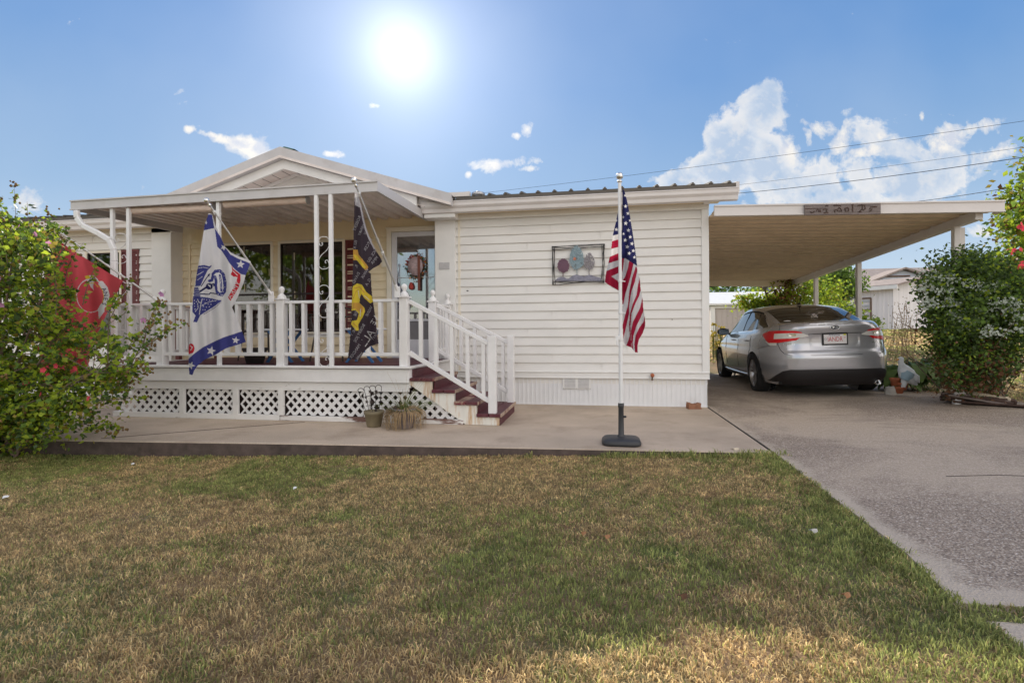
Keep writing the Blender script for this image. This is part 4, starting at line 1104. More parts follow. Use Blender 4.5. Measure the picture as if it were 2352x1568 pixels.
def pole_assembly(A,T,label):
    t=thing('flag_pole',label,'flagpole',A,'flagpoles angled out from the porch newel posts')
    d=(T-A).normalized()
    b=MB(); b.tube([A,A+(T-A)*.5],.0125,10); b.tube([A+(T-A)*.5,T],.010,10); b.tube([A+(T-A)*.49,A+(T-A)*.52],.0145,10); b.obj('pole','pole_grey',t)
    b=MB(); Tm=Matrix.Translation(T)@d.to_track_quat('Z','Y').to_matrix().to_4x4()
    b.lathe([(.0,-.02),(.016,-.02),(.018,.0),(.010,.008),(.012,.02),(.026,.034),(.029,.048),(.024,.064),(.010,.074),(0,.076)],(0,0,0),16,Tm); b.obj('finial','silver',t)
    b=MB(); b.tube([A-d*.05,A+d*.06],.018,10); b.box(A+Vector((-.03,-.006,-.09)),A+Vector((.03,.012,.03))); b.obj('bracket','white_metal',t)
    for q in (.38,.93):
        b=MB(); p=A+(T-A)*q; b.tube([p-d*.008,p+d*.008],.017,8); b.tube([p+Vector((0,0,-.012)),p+Vector((-.0,0,-.035))],.004,5); b.obj('clip','white_metal',t)
    return t
fl1=(aY(622,675,5.42),aY(481,470,4.80)); fl2=(aY(912,664,5.42),aY(817,425,4.80)); fl3=(aY(362,690,5.42),aY(125,525,4.86))
pole_assembly(*fl1,'thin grey pole slanting out over the middle newel post, carrying the white army flag')
pole_assembly(*fl2,'thin grey pole slanting out over the newel post at the stairs, carrying the black flag')
pole_assembly(*fl3,'thin grey pole slanting left over the hibiscus bush, carrying the red flag')
def wav(u,v,a,b_,c): return a*math.sin(u*b_+v*c)
def y_army(u,v):
    t=min(1,max(0,(u-475)/100)); f=max(0,1-(v-490)/160)
    return 4.80+.38*t*(.35+.65*f) + .030*math.sin(u*.085+v*.006)+.016*math.sin(u*.19-v*.012) +.03*(v-480)/380*math.sin(u*.05+1)
ol=[(243,170),(275,178),(300,265),(340,355),(380,450),(430,503),(500,538),(570,562),(597,585),(592,620),(560,700),(545,760),(510,850),(470,930),(445,975),(470,1030),(500,1100),(530,1180),(545,1215),(563,1270),(480,1297),(390,1325),(300,1380),(210,1420),(150,1470),(125,1510),(105,1553),(80,1545),(75,1490),(73,1380),(75,1280),(90,1150),(100,1000),(115,850),(140,700),(165,560),(190,400),(210,270),(235,200)]
B=1;RD=2;DK=3
pa=[('poly',B,[(240,182),(273,182),(292,297),(198,318),(215,250)]),
 ('poly',B,[(297,300),(345,370),(385,460),(430,522),(500,560),(575,588),(600,600),(560,700),(520,690),(470,650),(425,600),(395,550),(355,490),(318,455)]),
 ('poly',B,[(70,1415),(130,1362),(200,1312),(300,1262),(380,1227),(460,1202),(530,1178),(545,1215),(565,1272),(480,1300),(390,1330),(300,1385),(205,1430),(150,1475),(120,1512),(105,1560),(70,1550)]),
 ('star',0,(265,1345,43,.25)),('star',0,(476,1255,34,.15)),('star',0,(92,1470,38,.4)),('star',0,(517,607,38,.1)),('star',0,(373,462,30,.5)),('star',0,(220,250,17,.2)),
 ('poly',RD,[(498,682),(516,692),(518,740),(502,800),(472,852),(430,920),(410,887),(440,835),(470,780),(487,730)]),
 ('poly',RD,[(438,612),(458,650),(478,665),(502,682),(500,715),(455,712),(433,692),(448,660)]),('line',0,[(455,665),(490,700)],3),
 ('ell',RD,(95,1325,28,42)),('poly',RD,[(73,1340),(110,1350),(88,1372),(72,1372)]),('line',0,[(85,1300),(105,1315),(90,1340)],3),
 ('poly',B,[(150,620),(205,612),(250,624),(270,612),(268,624),(235,660),(205,720),(175,790),(130,795),(138,700)]),('line',0,[(150,640),(200,632),(240,640)],2),('line',0,[(145,700),(200,668)],2.5),('line',0,[(150,740),(190,712)],2),
 ('line',3,[(180,795),(215,740),(245,697)],4),('poly',3,[(235,692),(258,684),(248,716)]),
 ('ell',3,(250,795,30,28)),('line',3,[(160,845),(225,803)],8),('line',3,[(270,780),(290,772),(288,790)],5),('line',0,[(240,780),(262,805)],2.5),('ell',0,(255,790,6,6)),
 ('line',1,[(252,748),(272,742),(282,700),(300,668),(340,664),(366,690),(378,745),(385,810),(372,850),(340,862),(315,840),(306,790),(308,745),(300,715)],12),
 ('line',0,[(290,700),(312,682),(338,682),(352,705),(362,750),(368,805),(358,838),(340,845),(326,830),(322,790),(324,740),(314,712)],4),
 ('line',1,[(340,700),(348,750),(352,830)],9),('line',0,[(341,712),(347,755),(350,815)],2.2),('line',1,[(270,690),(300,655),(345,652),(380,690),(395,760),(392,840),(362,878),(318,870)],3),
 ('line',3,[(118,858),(252,862),(258,850),(320,860)],4.5),
 ('poly',B,[(122,800),(155,800),(175,880),(120,890)]),
 ('poly',B,[(112,878),(180,884),(250,893),(330,912),(357,910),(350,924),(290,968),(215,1015),(172,1042),(145,1102),(112,1098),(132,1045),(106,1012),(108,920)]),
 ('line',0,[(190,900),(175,960),(165,1035)],3),('line',0,[(185,960),(240,930),(310,915)],2.2),('line',0,[(150,905),(160,930),(180,935)],3),('line',0,[(130,1010),(155,980),(150,940)],2.5),('line',3,[(200,1035),(300,975),(350,930)],2)]
for (x,y) in ((205,905),(228,910),(252,912),(276,915),(300,918),(215,935),(240,945),(265,948),(200,965),(225,972),(250,968),(195,995),(215,995),(122,940),(124,965),(128,990),(122,915),(140,925)): pa.append(('ell',0,(x,y,4.2,4.2)))
for i in range(5):
    for j in range(5): pa.append(('ell',0,(130+i*9,812+j*15,2.6,2.6)))
for i in range(11):
    a=-PI/2+i*.5; pa.append(('ell',0,(340+52*math.sin(a)*.9,765-100*math.cos(a),3.2,3.2)))
f=cloth('flag',540,580,2.85,[ol],pa,y_army,['cloth_white','cloth_blue','cloth_red','cloth_navy'],texts=[('ARMY',461,826,62,60,0,0)])
tag(f,'white flag bordered with blue and white stars, army emblem and red ARMY scroll','flag','flags hanging from the porch poles')
def y_blk(u,v):
    t=min(1,max(0,(u-815)/62)); f=max(0,1-(v-440)/200)
    return 4.80+.36*t*(.3+.7*f)+.028*math.sin(u*.13+v*.005)+.014*math.sin(u*.27-v*.01)
ol=[(120,125),(140,130),(158,180),(175,240),(195,340),(218,430),(252,520),(290,600),(330,660),(348,700),(320,730),(275,755),(235,785),(254,800),(258,900),(265,980),(280,1080),(295,1180),(305,1280),(318,1378),(290,1385),(245,1400),(200,1440),(163,1500),(150,1513),(100,1505),(65,1495),(75,1400),(90,1250),(95,1100),(100,900),(108,700),(110,500),(115,350),(117,250)]
pb=[('poly',1,[(118,120),(145,130),(165,190),(176,245),(196,345),(218,430),(252,520),(290,600),(280,600),(240,525),(205,440),(183,350),(165,255),(125,235),(117,180)]),('line',0,[(130,150),(140,210)],4),
 ('poly',2,[(108,600),(145,603),(152,640),(190,688),(232,742),(226,770),(205,768),(180,740),(140,690),(106,688)]),('poly',3,[(112,640),(140,650),(180,700),(215,745),(200,760),(160,715),(120,665)]),
 ('poly',3,[(104,905),(140,880),(180,890),(215,950),(262,985),(272,1030),(250,1045),(200,1000),(178,965),(165,990),(160,1040),(200,1080),(207,1110),(185,1160),(150,1220),(155,1268),(130,1268),(90,1215),(98,1190),(140,1182),(155,1130),(130,1100),(94,1105),(97,1040),(103,960)]),
 ('poly',2,[(104,1040),(160,1040),(195,1080),(185,1120),(150,1110),(120,1085),(100,1090)]),('line',2,[(120,920),(160,910),(200,955)],4),('line',2,[(110,1000),(130,950),(150,930)],3),('line',2,[(110,1210),(140,1240)],4),('line',0,[(150,940),(160,1000)],2),('line',0,[(200,980),(240,1015)],2),('line',0,[(170,1090),(165,1150)],2.5)]
tx=[('ROBERT',140,385,36,68,1,4),('HENRY',176,440,30,66,1,4),('V.',206,470,30,60,1,4),('S. TCER',232,560,34,60,1,4),('NCE. GU',265,650,32,58,1,4),('MMA',285,690,34,50,1,4),('DAVID',133,835,34,62,1,4),('R.',135,740,36,66,1,4),('WINK',205,800,34,58,1,4),('G. A',232,870,34,60,1,4),('VIGNE',240,1110,32,62,1,4),('DE',130,1130,34,66,1,4),('BOBBY JOE',160,1290,34,62,1,4),('MANDER',125,1440,34,56,1,4),('NE. T',110,1280,30,64,1,4),('SCOTT',290,1310,28,60,1,4),
    ('ALL',228,1330,86,56,1,0),('VE',287,1185,66,62,1,0),('ELI. R',126,560,30,80,1,4),('MARK',160,1480,28,48,1,4)]
f=cloth('flag',1020,530,2.75,[ol],pb,y_blk,['cloth_white','cloth_grey','cloth_ochre','cloth_yellow','cloth_grey','cloth_black'],texts=tx) if False else None
pb=[('poly',5,ol)]+pb
f=cloth('flag',1020,530,2.75,[ol],pb,y_blk,['cloth_white','cloth_grey','cloth_ochre','cloth_yellow','cloth_grey','cloth_black'],texts=tx)
tag(f,'black flag with rows of names, a yellow figure and large white letters ALL','flag','flags hanging from the porch poles')
def y_red(u,v):
    t=min(1,max(0,(u-125)/160)); return 4.86+.30*t+.03*math.sin(u*.06+v*.02)+.02*math.sin(u*.12-v*.015)
ol=[(520,560),(560,590),(700,690),(850,785),(1000,880),(1130,960),(1258,1030),(1240,1065),(1200,1150),(1150,1285),(1100,1350),(1060,1430),(960,1650),(900,1900),(700,2080),(420,2100),(400,1700),(430,1300),(470,900),(500,700)]
pr=[('ell',1,(930,1180,150,175)),('ell',0,(928,1182,140,165)),('poly',1,[(865,985),(905,972),(960,975),(990,1005),(1010,1030),(960,1040),(950,1085),(960,1130),(925,1090),(900,1040)]),('poly',2,[(865,985),(905,972),(930,1000),(885,1015)]),
 ('line',1,[(1035,1060),(1075,1110),(1092,1180),(1075,1260),(1040,1300)],28),('line',2,[(1012,1075),(1050,1130),(1062,1190),(1045,1260)],3),('line',2,[(900,1060),(960,1050),(1000,1090)],4),('poly',1,[(1000,1310),(1060,1280),(1070,1340),(1010,1420)]),
 ('line',3,[(1245,1035),(1150,1285)],4),('line',3,[(620,640),(1130,960)],2.5)]
f=cloth('flag',0,540,3.408,[ol],pr,y_red,['cloth_marine','cloth_white','cloth_yellow','cloth_redus','cloth_navy'],step=1.0,texts=[('A',1062,1120,62,-62,0,4),('N',1078,1165,62,-80,0,4),('E',1076,1215,62,-95,0,4),('S',1062,1262,60,-110,0,4)])
tag(f,'red flag with a pale round emblem and lettered scroll, half hidden by the hibiscus','flag','flags hanging from the porch poles')
# free-standing pole with the stars and stripes
FPX,FPY=.207,4.80
fs_t=thing('flag_stand','tall white pole with silver ball in a black weighted base on the walkway','flag stand',(FPX,FPY,0))
b=MB()
def rrect(hx,hy,r,z,n=5):
    pts=[]
    for k,(sx,sy) in enumerate(((1,1),(-1,1),(-1,-1),(1,-1))):
        for i in range(n+1):
            a=PI/2*k+PI/2*i/n; pts.append((FPX+sx*(hx-r)+r*math.cos(a),FPY+sy*(hy-r)+r*math.sin(a),z))
    return pts
L=[rrect(.172,.150,.08,.004),rrect(.176,.154,.08,.02),rrect(.168,.148,.08,.042),rrect(.150,.130,.07,.056),rrect(.06,.06,.05,.068)]
vs=[p for l in L for p in l]; n=len(L[0]); b.add(vs,[(i*n+j,i*n+(j+1)%n,(i+1)*n+(j+1)%n,(i+1)*n+j) for i in range(4) for j in range(n)]+[tuple(range(4*n,5*n)),tuple(range(n-1,-1,-1))],True)
b.obj('base','black_plastic',fs_t)
b=MB(); b.lathe([(.042,.064),(.026,.085),(.024,.33),(.027,.335),(.027,.37),(.020,.372)],(FPX,FPY,0),16); b.cyl((FPX+.02,FPY-.01,.25),(FPX+.045,FPY-.02,.25),.010); b.obj('base_tube','black_plastic',fs_t)
b=MB(); b.cyl((FPX,FPY,.36),(FPX,FPY,.97),.0185,14); b.cyl((FPX,FPY,.97),(FPX,FPY,2.40),.0155,14); b.obj('pole','white_metal',fs_t)
for z in (1.20,1.49):
    b=MB(); b.cyl((FPX,FPY,z-.01),(FPX,FPY,z+.01),.021,14); b.tube([(FPX+.015,FPY-.01,z),(FPX+.045,FPY-.0,z-.005)],.005,6); b.obj('clip','white_metal',fs_t)
b=MB(); b.cyl((FPX,FPY,.945),(FPX,FPY,1.0),.024,14); b.box((FPX-.045,FPY-.03,.95),(FPX-.01,FPY-.005,.985)); b.tube([(FPX-.03,FPY-.03,.95),(FPX-.035,FPY-.035,.91),(FPX-.02,FPY-.035,.90)],.006,6); b.obj('collar','white_metal',fs_t)
b=MB(); b.lathe([(.0,2.395),(.022,2.395),(.022,2.41),(.012,2.416),(.012,2.425),(.028,2.432),(.030,2.45),(.030,2.468),(.022,2.48),(0,2.482)],(FPX,FPY,0),16); b.obj('finial','silver',fs_t)
right=[(243,185),(258,215),(272,270),(292,370),(316,520),(336,650),(352,775),(356,850),(375,902),(383,990),(400,1075),(406,1170),(417,1218),(421,1290),(400,1350),(370,1400),(358,1450),(360,1508),(340,1505),(325,1487),(308,1465),(265,1450),(243,1420),(238,1300),(232,1000),(230,600),(236,190)]
left=[(224,225),(208,330),(182,450),(157,560),(142,680),(122,780),(103,860),(93,935),(150,980),(222,1014),(226,800),(226,400)]
canton=[(225,150),(300,150),(340,500),(352,775),(356,806),(300,770),(262,745),(225,742)]
RDS=[[(290,765),(326,785),(302,890),(282,960),(262,1020),(243,1115),(228,1115),(228,945),(262,880),(280,820)],
 [(345,806),(360,830),(335,940),(312,1000),(300,1060),(290,1130),(290,1190),(270,1280),(243,1395),(230,1390),(236,1290),(255,1210),(280,1130),(292,1010),(315,900)],
 [(375,900),(390,985),(370,1050),(340,1110),(310,1190),(300,1290),(305,1400),(308,1470),(266,1452),(283,1410),(295,1370),(290,1280),(300,1180),(320,1110),(350,1040),(362,960)],
 [(397,1063),(410,1160),(385,1220),(350,1290),(325,1370),(318,1440),(324,1490),(310,1468),(306,1400),(305,1330),(320,1260),(350,1200),(380,1140)],
 [(417,1212),(425,1290),(402,1352),(373,1398),(360,1450),(362,1512),(338,1508),(332,1440),(342,1370),(370,1310),(405,1260)],
 [(225,742),(250,745),(240,830),(225,900)]]
LRD=[[(150,605),(230,583),(230,645),(140,668)],[(130,733),(230,690),(230,750),(112,787)],[(107,845),(230,798),(230,850),(145,890),(230,950),(230,1020),(85,935)]]
pu=[('poly',1,p) for p in RDS]+[('poly',2,canton)]+[('star',0,(x,y,s_,.15)) for x,y,s_ in ((260,322,18),(281,379,17),(263,460,19),(297,437,12),(283,516,18),(300,571,17),(259,596,18),(313,625,17),(275,650,18),(324,682,16),(290,703,17),(333,735,16),(257,235,13),(242,410,12),(244,545,12))]
def y_us(u,v): return 4.80+.03*math.sin(u*.16-v*.012)+.012*math.sin(u*.4+v*.02)+.0006*(v-460)*.2
f=cloth('flag',1780,500,2.7045,[right],pu,y_us,['cloth_white','cloth_redus','cloth_navy'],step=.7)
pl_=[('poly',1,p) for p in LRD]+[('poly',2,[(160,150),(240,150),(240,536),(150,562)]),('star',0,(187,510,17,.2)),('star',0,(186,437,12,.3)),('star',0,(214,372,10,.1))]
f2=cloth('flag_fold',1780,500,2.7045,[left],pl_,lambda u,v:4.83+.02*math.sin(u*.25+v*.02),['cloth_white','cloth_redus','cloth_navy'],step=.7); f2.parent=f
tag(f,'stars and stripes flag hanging limp on the free-standing white pole','flag')
# ================================================================== WALL ART
art=thing('wall_art','wire framed metal wall art of three small trees on a hill','wall art',(-.27,FY-.05,1.7))
def A_(x,y,d=.0): # sheet of the artwork -> wall
    return aY((1630+x/9.8)*.765625,(710+y/9.8)*.765625,FY-.045-d)
b=MB()
def wire(P): b.tube([A_(*p) for p in P],.0045,5)
for P in ([(245,290),(500,285),(900,255),(1300,235),(1800,215)],[(260,310),(700,270),(1200,270),(1500,240),(1800,235)],[(250,380),(480,385),(800,340),(1200,330),(1500,300),(1780,310)],[(300,315),(900,335),(1200,320),(1780,300)],
  [(250,290),(275,500),(290,800),(290,1100),(265,1410)],[(300,300),(330,700),(300,950),(280,1200),(300,1400)],[(330,300),(325,600),(320,1000),(350,1400)],[(265,300),(265,800),(285,1300),(270,1410)],
  [(1800,215),(1780,500),(1790,800),(1770,1100),(1790,1350)],[(1720,250),(1730,600),(1760,900),(1730,1200),(1750,1350)],[(1760,230),(1770,600),(1730,900),(1700,1300)],[(1785,230),(1750,500),(1790,700),(1770,1350)],
  [(260,1410),(500,1410),(800,1365),(1200,1330),(1500,1335),(1790,1350)],[(310,1330),(600,1310),(1000,1295),(1400,1290),(1780,1320)],[(330,1310),(500,1335),(900,1350),(1300,1290),(1780,1310)]): wire(P)
b.obj('frame','black_metal',art)
def blobpoly(cx,cy,rx,ry,n,amp,seed,egg=0):
    r=random.Random(seed); pts=[]
    for i in range(n):
        a=2*PI*i/n; k=1+amp*(r.random()-.5)*2
        pts.append((cx+rx*k*math.sin(a)*(1-egg*math.cos(a)),cy-ry*k*math.cos(a)))
    return pts
def cut_tree(name,cx,cy,rx,ry,mt,seed,egg,holes,trunk,tm):
    b=MB(); P=blobpoly(cx,cy,rx,ry,46,.07,seed,egg); arr=np.array(P); st=11; r=random.Random(seed)
    H=[(cx+r.uniform(-.8,.8)*rx,cy+r.uniform(-.85,.85)*ry,r.uniform(8,17)) for _ in range(holes)]
    # cut sheet metal made of small relief cells
    gx=np.arange(arr[:,0].min(),arr[:,0].max(),st); gy=np.arange(arr[:,1].min(),arr[:,1].max(),st)
    for y in gy:
        for x in gx:
            c=np.array([[x+st/2,y+st/2]])
            if not pip(c,P)[0] or any(math.hypot(x+st/2-h[0],y+st/2-h[1])<h[2] for h in H): continue
            d=.006*mn.noise(Vector((x*.03,y*.03,seed)))+.004*mn.noise(Vector((x*.1,y*.1,seed)))
            b.add([A_(x,y,.01+d),A_(x,y+st,.01+d*.5),A_(x+st,y+st,.01+d),A_(x+st,y,.01+d*.4)],[(0,1,2,3)])
    b.tube([A_(*p,.006) for p in trunk],.0055,6); return b.obj(name,mt,art,solid=.002)
cut_tree('tree_figure',585,850,175,205,'art_purple',1,.08,0,[(578,1040),(575,1170)],'art_grey')
cut_tree('tree_figure',980,620,205,345,'art_blue',2,.18,26,[(985,950),(990,1130)],'art_grey')
cut_tree('tree_figure',1350,720,150,250,'art_grey',3,.28,34,[(1345,950),(1345,1120)],'art_grey')
b=MB(); hp=[(340,1310),(345,1285),(420,1215),(520,1180),(590,1180),(680,1230),(740,1230),(850,1150),(980,1110),(1100,1145),(1180,1150),(1230,1165),(1330,1125),(1400,1130),(1550,1175),(1700,1215),(1700,1295)]
n=len(hp); 
for i in range(1,n-2): b.add([A_(hp[i][0],hp[i][1],.008),A_(hp[i][0],1300,.004),A_(hp[i+1][0],1298,.004),A_(hp[i+1][0],hp[i+1][1],.008)],[(0,1,2,3)])
b.obj('hill_figure','art_hill',art,solid=.002)
b=MB(); b.prism([(A_(880,615).x,A_(880,690).z),(A_(960,615).x,A_(960,690).z),(A_(945,600).x,A_(945,612).z),(A_(895,600).x,A_(895,612).z)],'y',FY-.066,FY-.058); b.obj('bird_figure','art_red',art)
# ================================================================== PLANTS
LEAF=np.array([(0,0,0),(-.34,.26,.05),(-.40,.46,.07),(-.20,.60,.04),(0,1,0),(.20,.60,.04),(.40,.46,.07),(.34,.26,.05)])
LF=[(0,1,2,3,4),(0,4,5,6,7)]
DIA=np.array([(0,0,0),(-.32,.45,.08),(0,1,0),(.32,.45,.08)]); DF=[(0,1,2),(0,2,3)]
def leaves(name,P,size,mats,prob,parent,shape='dia',upb=.5,seed=1,dirs=None,sub=None):
    r=np.random.default_rng(seed); P=np.asarray(P); N=len(P); S,F=(LEAF,LF) if shape=='lobed' else (DIA,DF)
    nrm=r.normal(size=(N,3)); nrm[:,2]+=upb; nrm/=np.linalg.norm(nrm,axis=1)[:,None]
    d=r.normal(size=(N,3)) if dirs is None else np.asarray(dirs)+.5*r.normal(size=(N,3)); d-=(d*nrm).sum(1)[:,None]*nrm; d/=np.linalg.norm(d,axis=1)[:,None]+1e-9
    s_=np.cross(d,nrm); sz=size*(.6+.8*r.random(N)); k=len(S)
    V=P[:,None,:]+sz[:,None,None]*(S[None,:,0,None]*s_[:,None,:]+S[None,:,1,None]*d[:,None,:]+S[None,:,2,None]*nrm[:,None,:])
    me=bpy.data.meshes.new(name); nf=len(F); L=sum(len(f) for f in F)
    me.vertices.add(N*k); me.vertices.foreach_set('co',V.reshape(-1)); me.loops.add(N*L); me.polygons.add(N*nf)
    li=np.concatenate([np.array(f) for f in F]); me.loops.foreach_set('vertex_index',(np.arange(N)[:,None]*k+li[None]).ravel().astype(np.int32))
    st=np.cumsum([0]+[len(f) for f in F[:-1]]); me.polygons.foreach_set('loop_start',(np.arange(N)[:,None]*L+st[None]).ravel().astype(np.int32))
    me.polygons.foreach_set('loop_total',np.tile([len(f) for f in F],N).astype(np.int32))
    for m in mats: me.materials.append(M[m])
    mi=r.choice(len(mats),size=N,p=np.array(prob)/sum(prob)); me.polygons.foreach_set('material_index',np.repeat(mi,nf).astype(np.int32))
    me.update(calc_edges=True); o=bpy.data.objects.new(name,me); COL.objects.link(o)
    if parent: o.parent=parent; o.matrix_parent_inverse=MI(parent)
    return o
def curve3(a,b_,bend,n=7):
    a=Vector(a);b_=Vector(b_); m=(a+b_)/2+Vector(bend); return [a*(1-t)**2+m*2*t*(1-t)+b_*t*t for t in [i/n for i in range(n+1)]]
def sample_poly(poly,n,r):
    arr=np.array(poly); lo,hi=arr.min(0),arr.max(0); out=[]
    while len(out)<n:
        p=r.uniform(lo,hi,(n*2,2)); out+=list(p[pip(p,poly)])
    return np.array(out[:n])
def flower(b,p,r,mi,rg):
    n=Vector((rg.normal()*.5,-1+rg.normal()*.4,rg.normal()*.4)).normalized(); a=n.orthogonal().normalized(); c=n.cross(a)
    for k in range(5):
        t=2*PI*k/5; d=a*math.cos(t)+c*math.sin(t); e=a*math.cos(t+.6)+c*math.sin(t+.6); g=a*math.cos(t-.6)+c*math.sin(t-.6)
        b.mi(mi); b.add([p,p+g*r*.75+n*r*.25,p+d*r+n*r*.35,p+e*r*.75+n*r*.25],[(0,1,2,3)])
# rose of sharon at the left
hib=thing('hibiscus_bush','large flowering bush with lime and dark leaves, brown buds and pink blooms','bush',(-5.55,4.15,-.14))
rg=np.random.default_rng(11)
base=Vector((-5.7,4.05,-.14))
shape=[(-260,470),(-60,425),(20,440),(60,520),(120,500),(165,560),(200,600),(250,650),(300,690),(355,735),(345,780),(320,830),(290,900),(262,975),(170,985),(90,1010),(20,1045),(-260,1060)]
T_=sample_poly(shape,430,rg); stems=MB(); LP=[];LD=[];LP2=[];LD2=[];BP=[];FP=[]
def addtwig(A,Tp,nl,r0,lo=.35,bend=.18,bud=3):
    P=curve3(A,Tp,(rg.normal()*bend,rg.normal()*bend,abs(rg.normal())*bend*.8),8)
    stems.tube(P,[r0*(1-.8*i/8) for i in range(9)],4,True,False)
    for k in range(nl):
        t=lo+(1-lo)*rg.random()**.7; i=min(7,int(t*8)); q=P[i].lerp(P[i+1],t*8-i); d=Vector(rg.normal(size=3)); d.normalize()
        LP.append(q+d*.03*rg.random()); LD.append(d)
    if rg.random()<.6:
        for _ in range(bud): BP.append(P[-1]+Vector(rg.normal(size=3))*.03)
mains=[]
for k in range(16):
    t_=T_[k]; Y=rg.uniform(3.6,4.4); Tp=aY(t_[0],t_[1],Y); mains.append(curve3(base+Vector((rg.normal()*.10,rg.normal()*.08,0)),Tp,(0,0,.35),10)); stems.tube(mains[-1],[.017-.0012*i for i in range(11)],6,True,False)
for k in range(16,430):
    u,v=T_[k]; Y=4.0+rg.normal()*.28; Tp=aY(u,v,Y)
    best=min(((p-Tp).length,p) for m_ in mains for p in m_[2:9] if True) if True else None
    A=best[1]
    if (A-Tp).length>.9: A=Tp+(A-Tp).normalized()*.9
    if 125<u<290 and 590<v<720 and rg.random()<.7: continue
    dens=1.0 if u<150 else max(.45,1-(u-150)/330)
    addtwig(A,Tp,int(46*dens),.0045)
C_=sample_poly([(-260,520),(40,520),(130,560),(200,640),(290,720),(300,800),(270,900),(240,970),(120,1000),(30,1035),(-260,1050)],250,rg)
C_=np.concatenate([C_,sample_poly([(-260,820),(60,820),(200,860),(190,960),(120,1010),(30,1040),(-260,1060)],130,rg)])
for (u,v) in C_:
    if u>120 and rg.random()<(u-120)/260: continue
    if 125<u<300 and 590<v<730 and rg.random()<.8: continue
    c0=np.array(aY(u,v,4.0+rg.normal()*.26)); n_=46
    for q in c0+rg.normal(size=(n_,3))*np.array([.085,.11,.075]): LP.append(Vector(q)); LD.append(Vector(rg.normal(size=3)).normalized())
# upright flowering shoots against the sky, reaching branches at the right
for (u,v,u0,v0) in ((32,425,40,600),(5,450,-20,600),(62,462,70,620),(85,505,95,640),(112,490,110,650),(150,520,120,640),(22,500,20,640),(-30,440,-40,640),(370,700,290,860),(375,720,270,820),(340,745,250,870),(392,745,300,830),(372,690,330,790),(300,640,240,760),(355,790,250,900),(332,830,230,920),(345,850,240,900),(283,985,180,960),(420,742,330,800),(345,910,220,920),(230,590,190,700),(190,560,150,660),(262,1000,180,975),(300,880,220,930)):
    Y=4.05+rg.normal()*.12; A=aY(u0,v0,Y+.1); Tp=aY(u,v,Y); addtwig(A,Tp,26,.005,.1,.04,6)
    for q in range(5):
        p=A.lerp(Tp,.5+.5*rg.random()); BP.append(p+Vector(rg.normal(size=3))*.015)
stems.obj('stem','stick_grey',hib)
leaves('foliage',LP,.043,['leaf_lime','leaf_green','leaf_dark','leaf_gold'],[.44,.32,.15,.09],hib,'lobed',.7,3,LD)
bb=MB()
for p in BP[:2200]:
    r=.008+.006*rg.random(); bb.lathe([(0,-r),(r*.8,-r*.3),(r,.2*r),(r*.5,r),(0,r*1.3)],p,5,None,False)
bb.obj('bud','bud_brown',hib)
bb=MB()
for (u,v) in ((83,537),(112,560),(372,675),(330,735),(3,640),(45,520),(5,700)):
    bb=MB(); flower(bb,aY(u,v,3.45+.2*rg.random()),.026,0,rg); bb.obj('flower','petal_pink',hib)
for (u,v) in ((100,850),(112,862),(60,880),(130,840),(175,845),(90,800),(205,915),(95,905)): bb=MB(); flower(bb,aY(u,v,3.45+.2*rg.random()),.026,0,rg); bb.obj('flower','petal_red',hib)
def crown_pts(c,r,n,rg,clumps=30,tight=.22,hollow=.3,flat=0):
    c=np.array(c);r=np.array(r); cs=rg.normal(size=(clumps,3)); cs/=np.linalg.norm(cs,axis=1)[:,None]; cs*=(hollow+(1-hollow)*rg.random((clumps,1))**.5); 
    k=rg.integers(0,clumps,n); s=tight*(.6+.8*rg.random(clumps))
    p=cs[k]+rg.normal(size=(n,3))*s[k][:,None]; return c+p*r
def branches(b,base,c,r,n,rg,r0=.05):
    for k in range(n):
        d=rg.normal(size=3); d/=np.linalg.norm(d); tp=Vector(c)+Vector(d*np.array(r)*.75); P=curve3(base,tp,(rg.normal()*.1,rg.normal()*.1,.15*abs(r[2])),6); b.tube(P,[r0*(1-.85*i/6) for i in range(7)],5,True,False)
def tree(name,label,cat,base,trunk_top,c,r,n,size,mats,prob,seed,clumps=40,tight=.2,group=None,tr=.08,nb=14,shape='dia',hollow=.35,trunk='bark'):
    rg=np.random.default_rng(seed); t=thing(name,label,cat,tuple(base),group); c=tuple(c)
    b=MB(); b.tube(curve3(base,trunk_top,(.05,0,0),5),[tr*(1-.08*i) for i in range(6)],8); branches(b,trunk_top,c,r,nb,rg,tr*.5); b.obj('trunk',trunk,t)
    leaves('crown',crown_pts(c,r,n,rg,clumps,tight,hollow),size,mats,prob,t,shape,.5,seed); return t
# clematis bush in white bloom on the carport post
rg=np.random.default_rng(5)
cl=thing('flowering_bush','tall dark bush covered in small white blossom around the carport posts','bush',(4.95,7.9,.08))
Pz=[]; c0=aY(2222,725,7.35)
shape=[(2140,700),(2140,650),(2155,610),(2180,585),(2230,588),(2290,600),(2352,640),(2372,720),(2350,800),(2330,850),(2300,890),(2180,885),(2175,830),(2150,770)]
S_=sample_poly(shape,360,rg); cen=[aY(u,v,float(np.interp(v,[600,740,890],[7.12,7.12,7.32]))+rg.normal()*.2) for u,v in S_]
pts=np.concatenate([np.array(c_)+rg.normal(size=(78,3))*np.array([.095,.10,.085]) for c_ in cen])
ex=np.concatenate([np.array(aY(u,v,7.02+rg.normal()*.1))+rg.normal(size=(26,3))*.07 for u,v in sample_poly([(2150,800),(2300,800),(2320,860),(2250,888),(2170,880)],110,rg)]); pts=np.concatenate([pts,ex])
low=pts[:,2]<.75; keep=~(low&(rg.random(len(pts))<.3)); pts=pts[keep]; low=pts[:,2]+rg.normal(size=len(pts))*.16+.22*np.sin(pts[:,0]*9+1)<.68
leaves('foliage',pts[~low],.045,['leaf_green','leaf_dark','leaf_lime'],[.42,.48,.10],cl,'dia',.5,4)
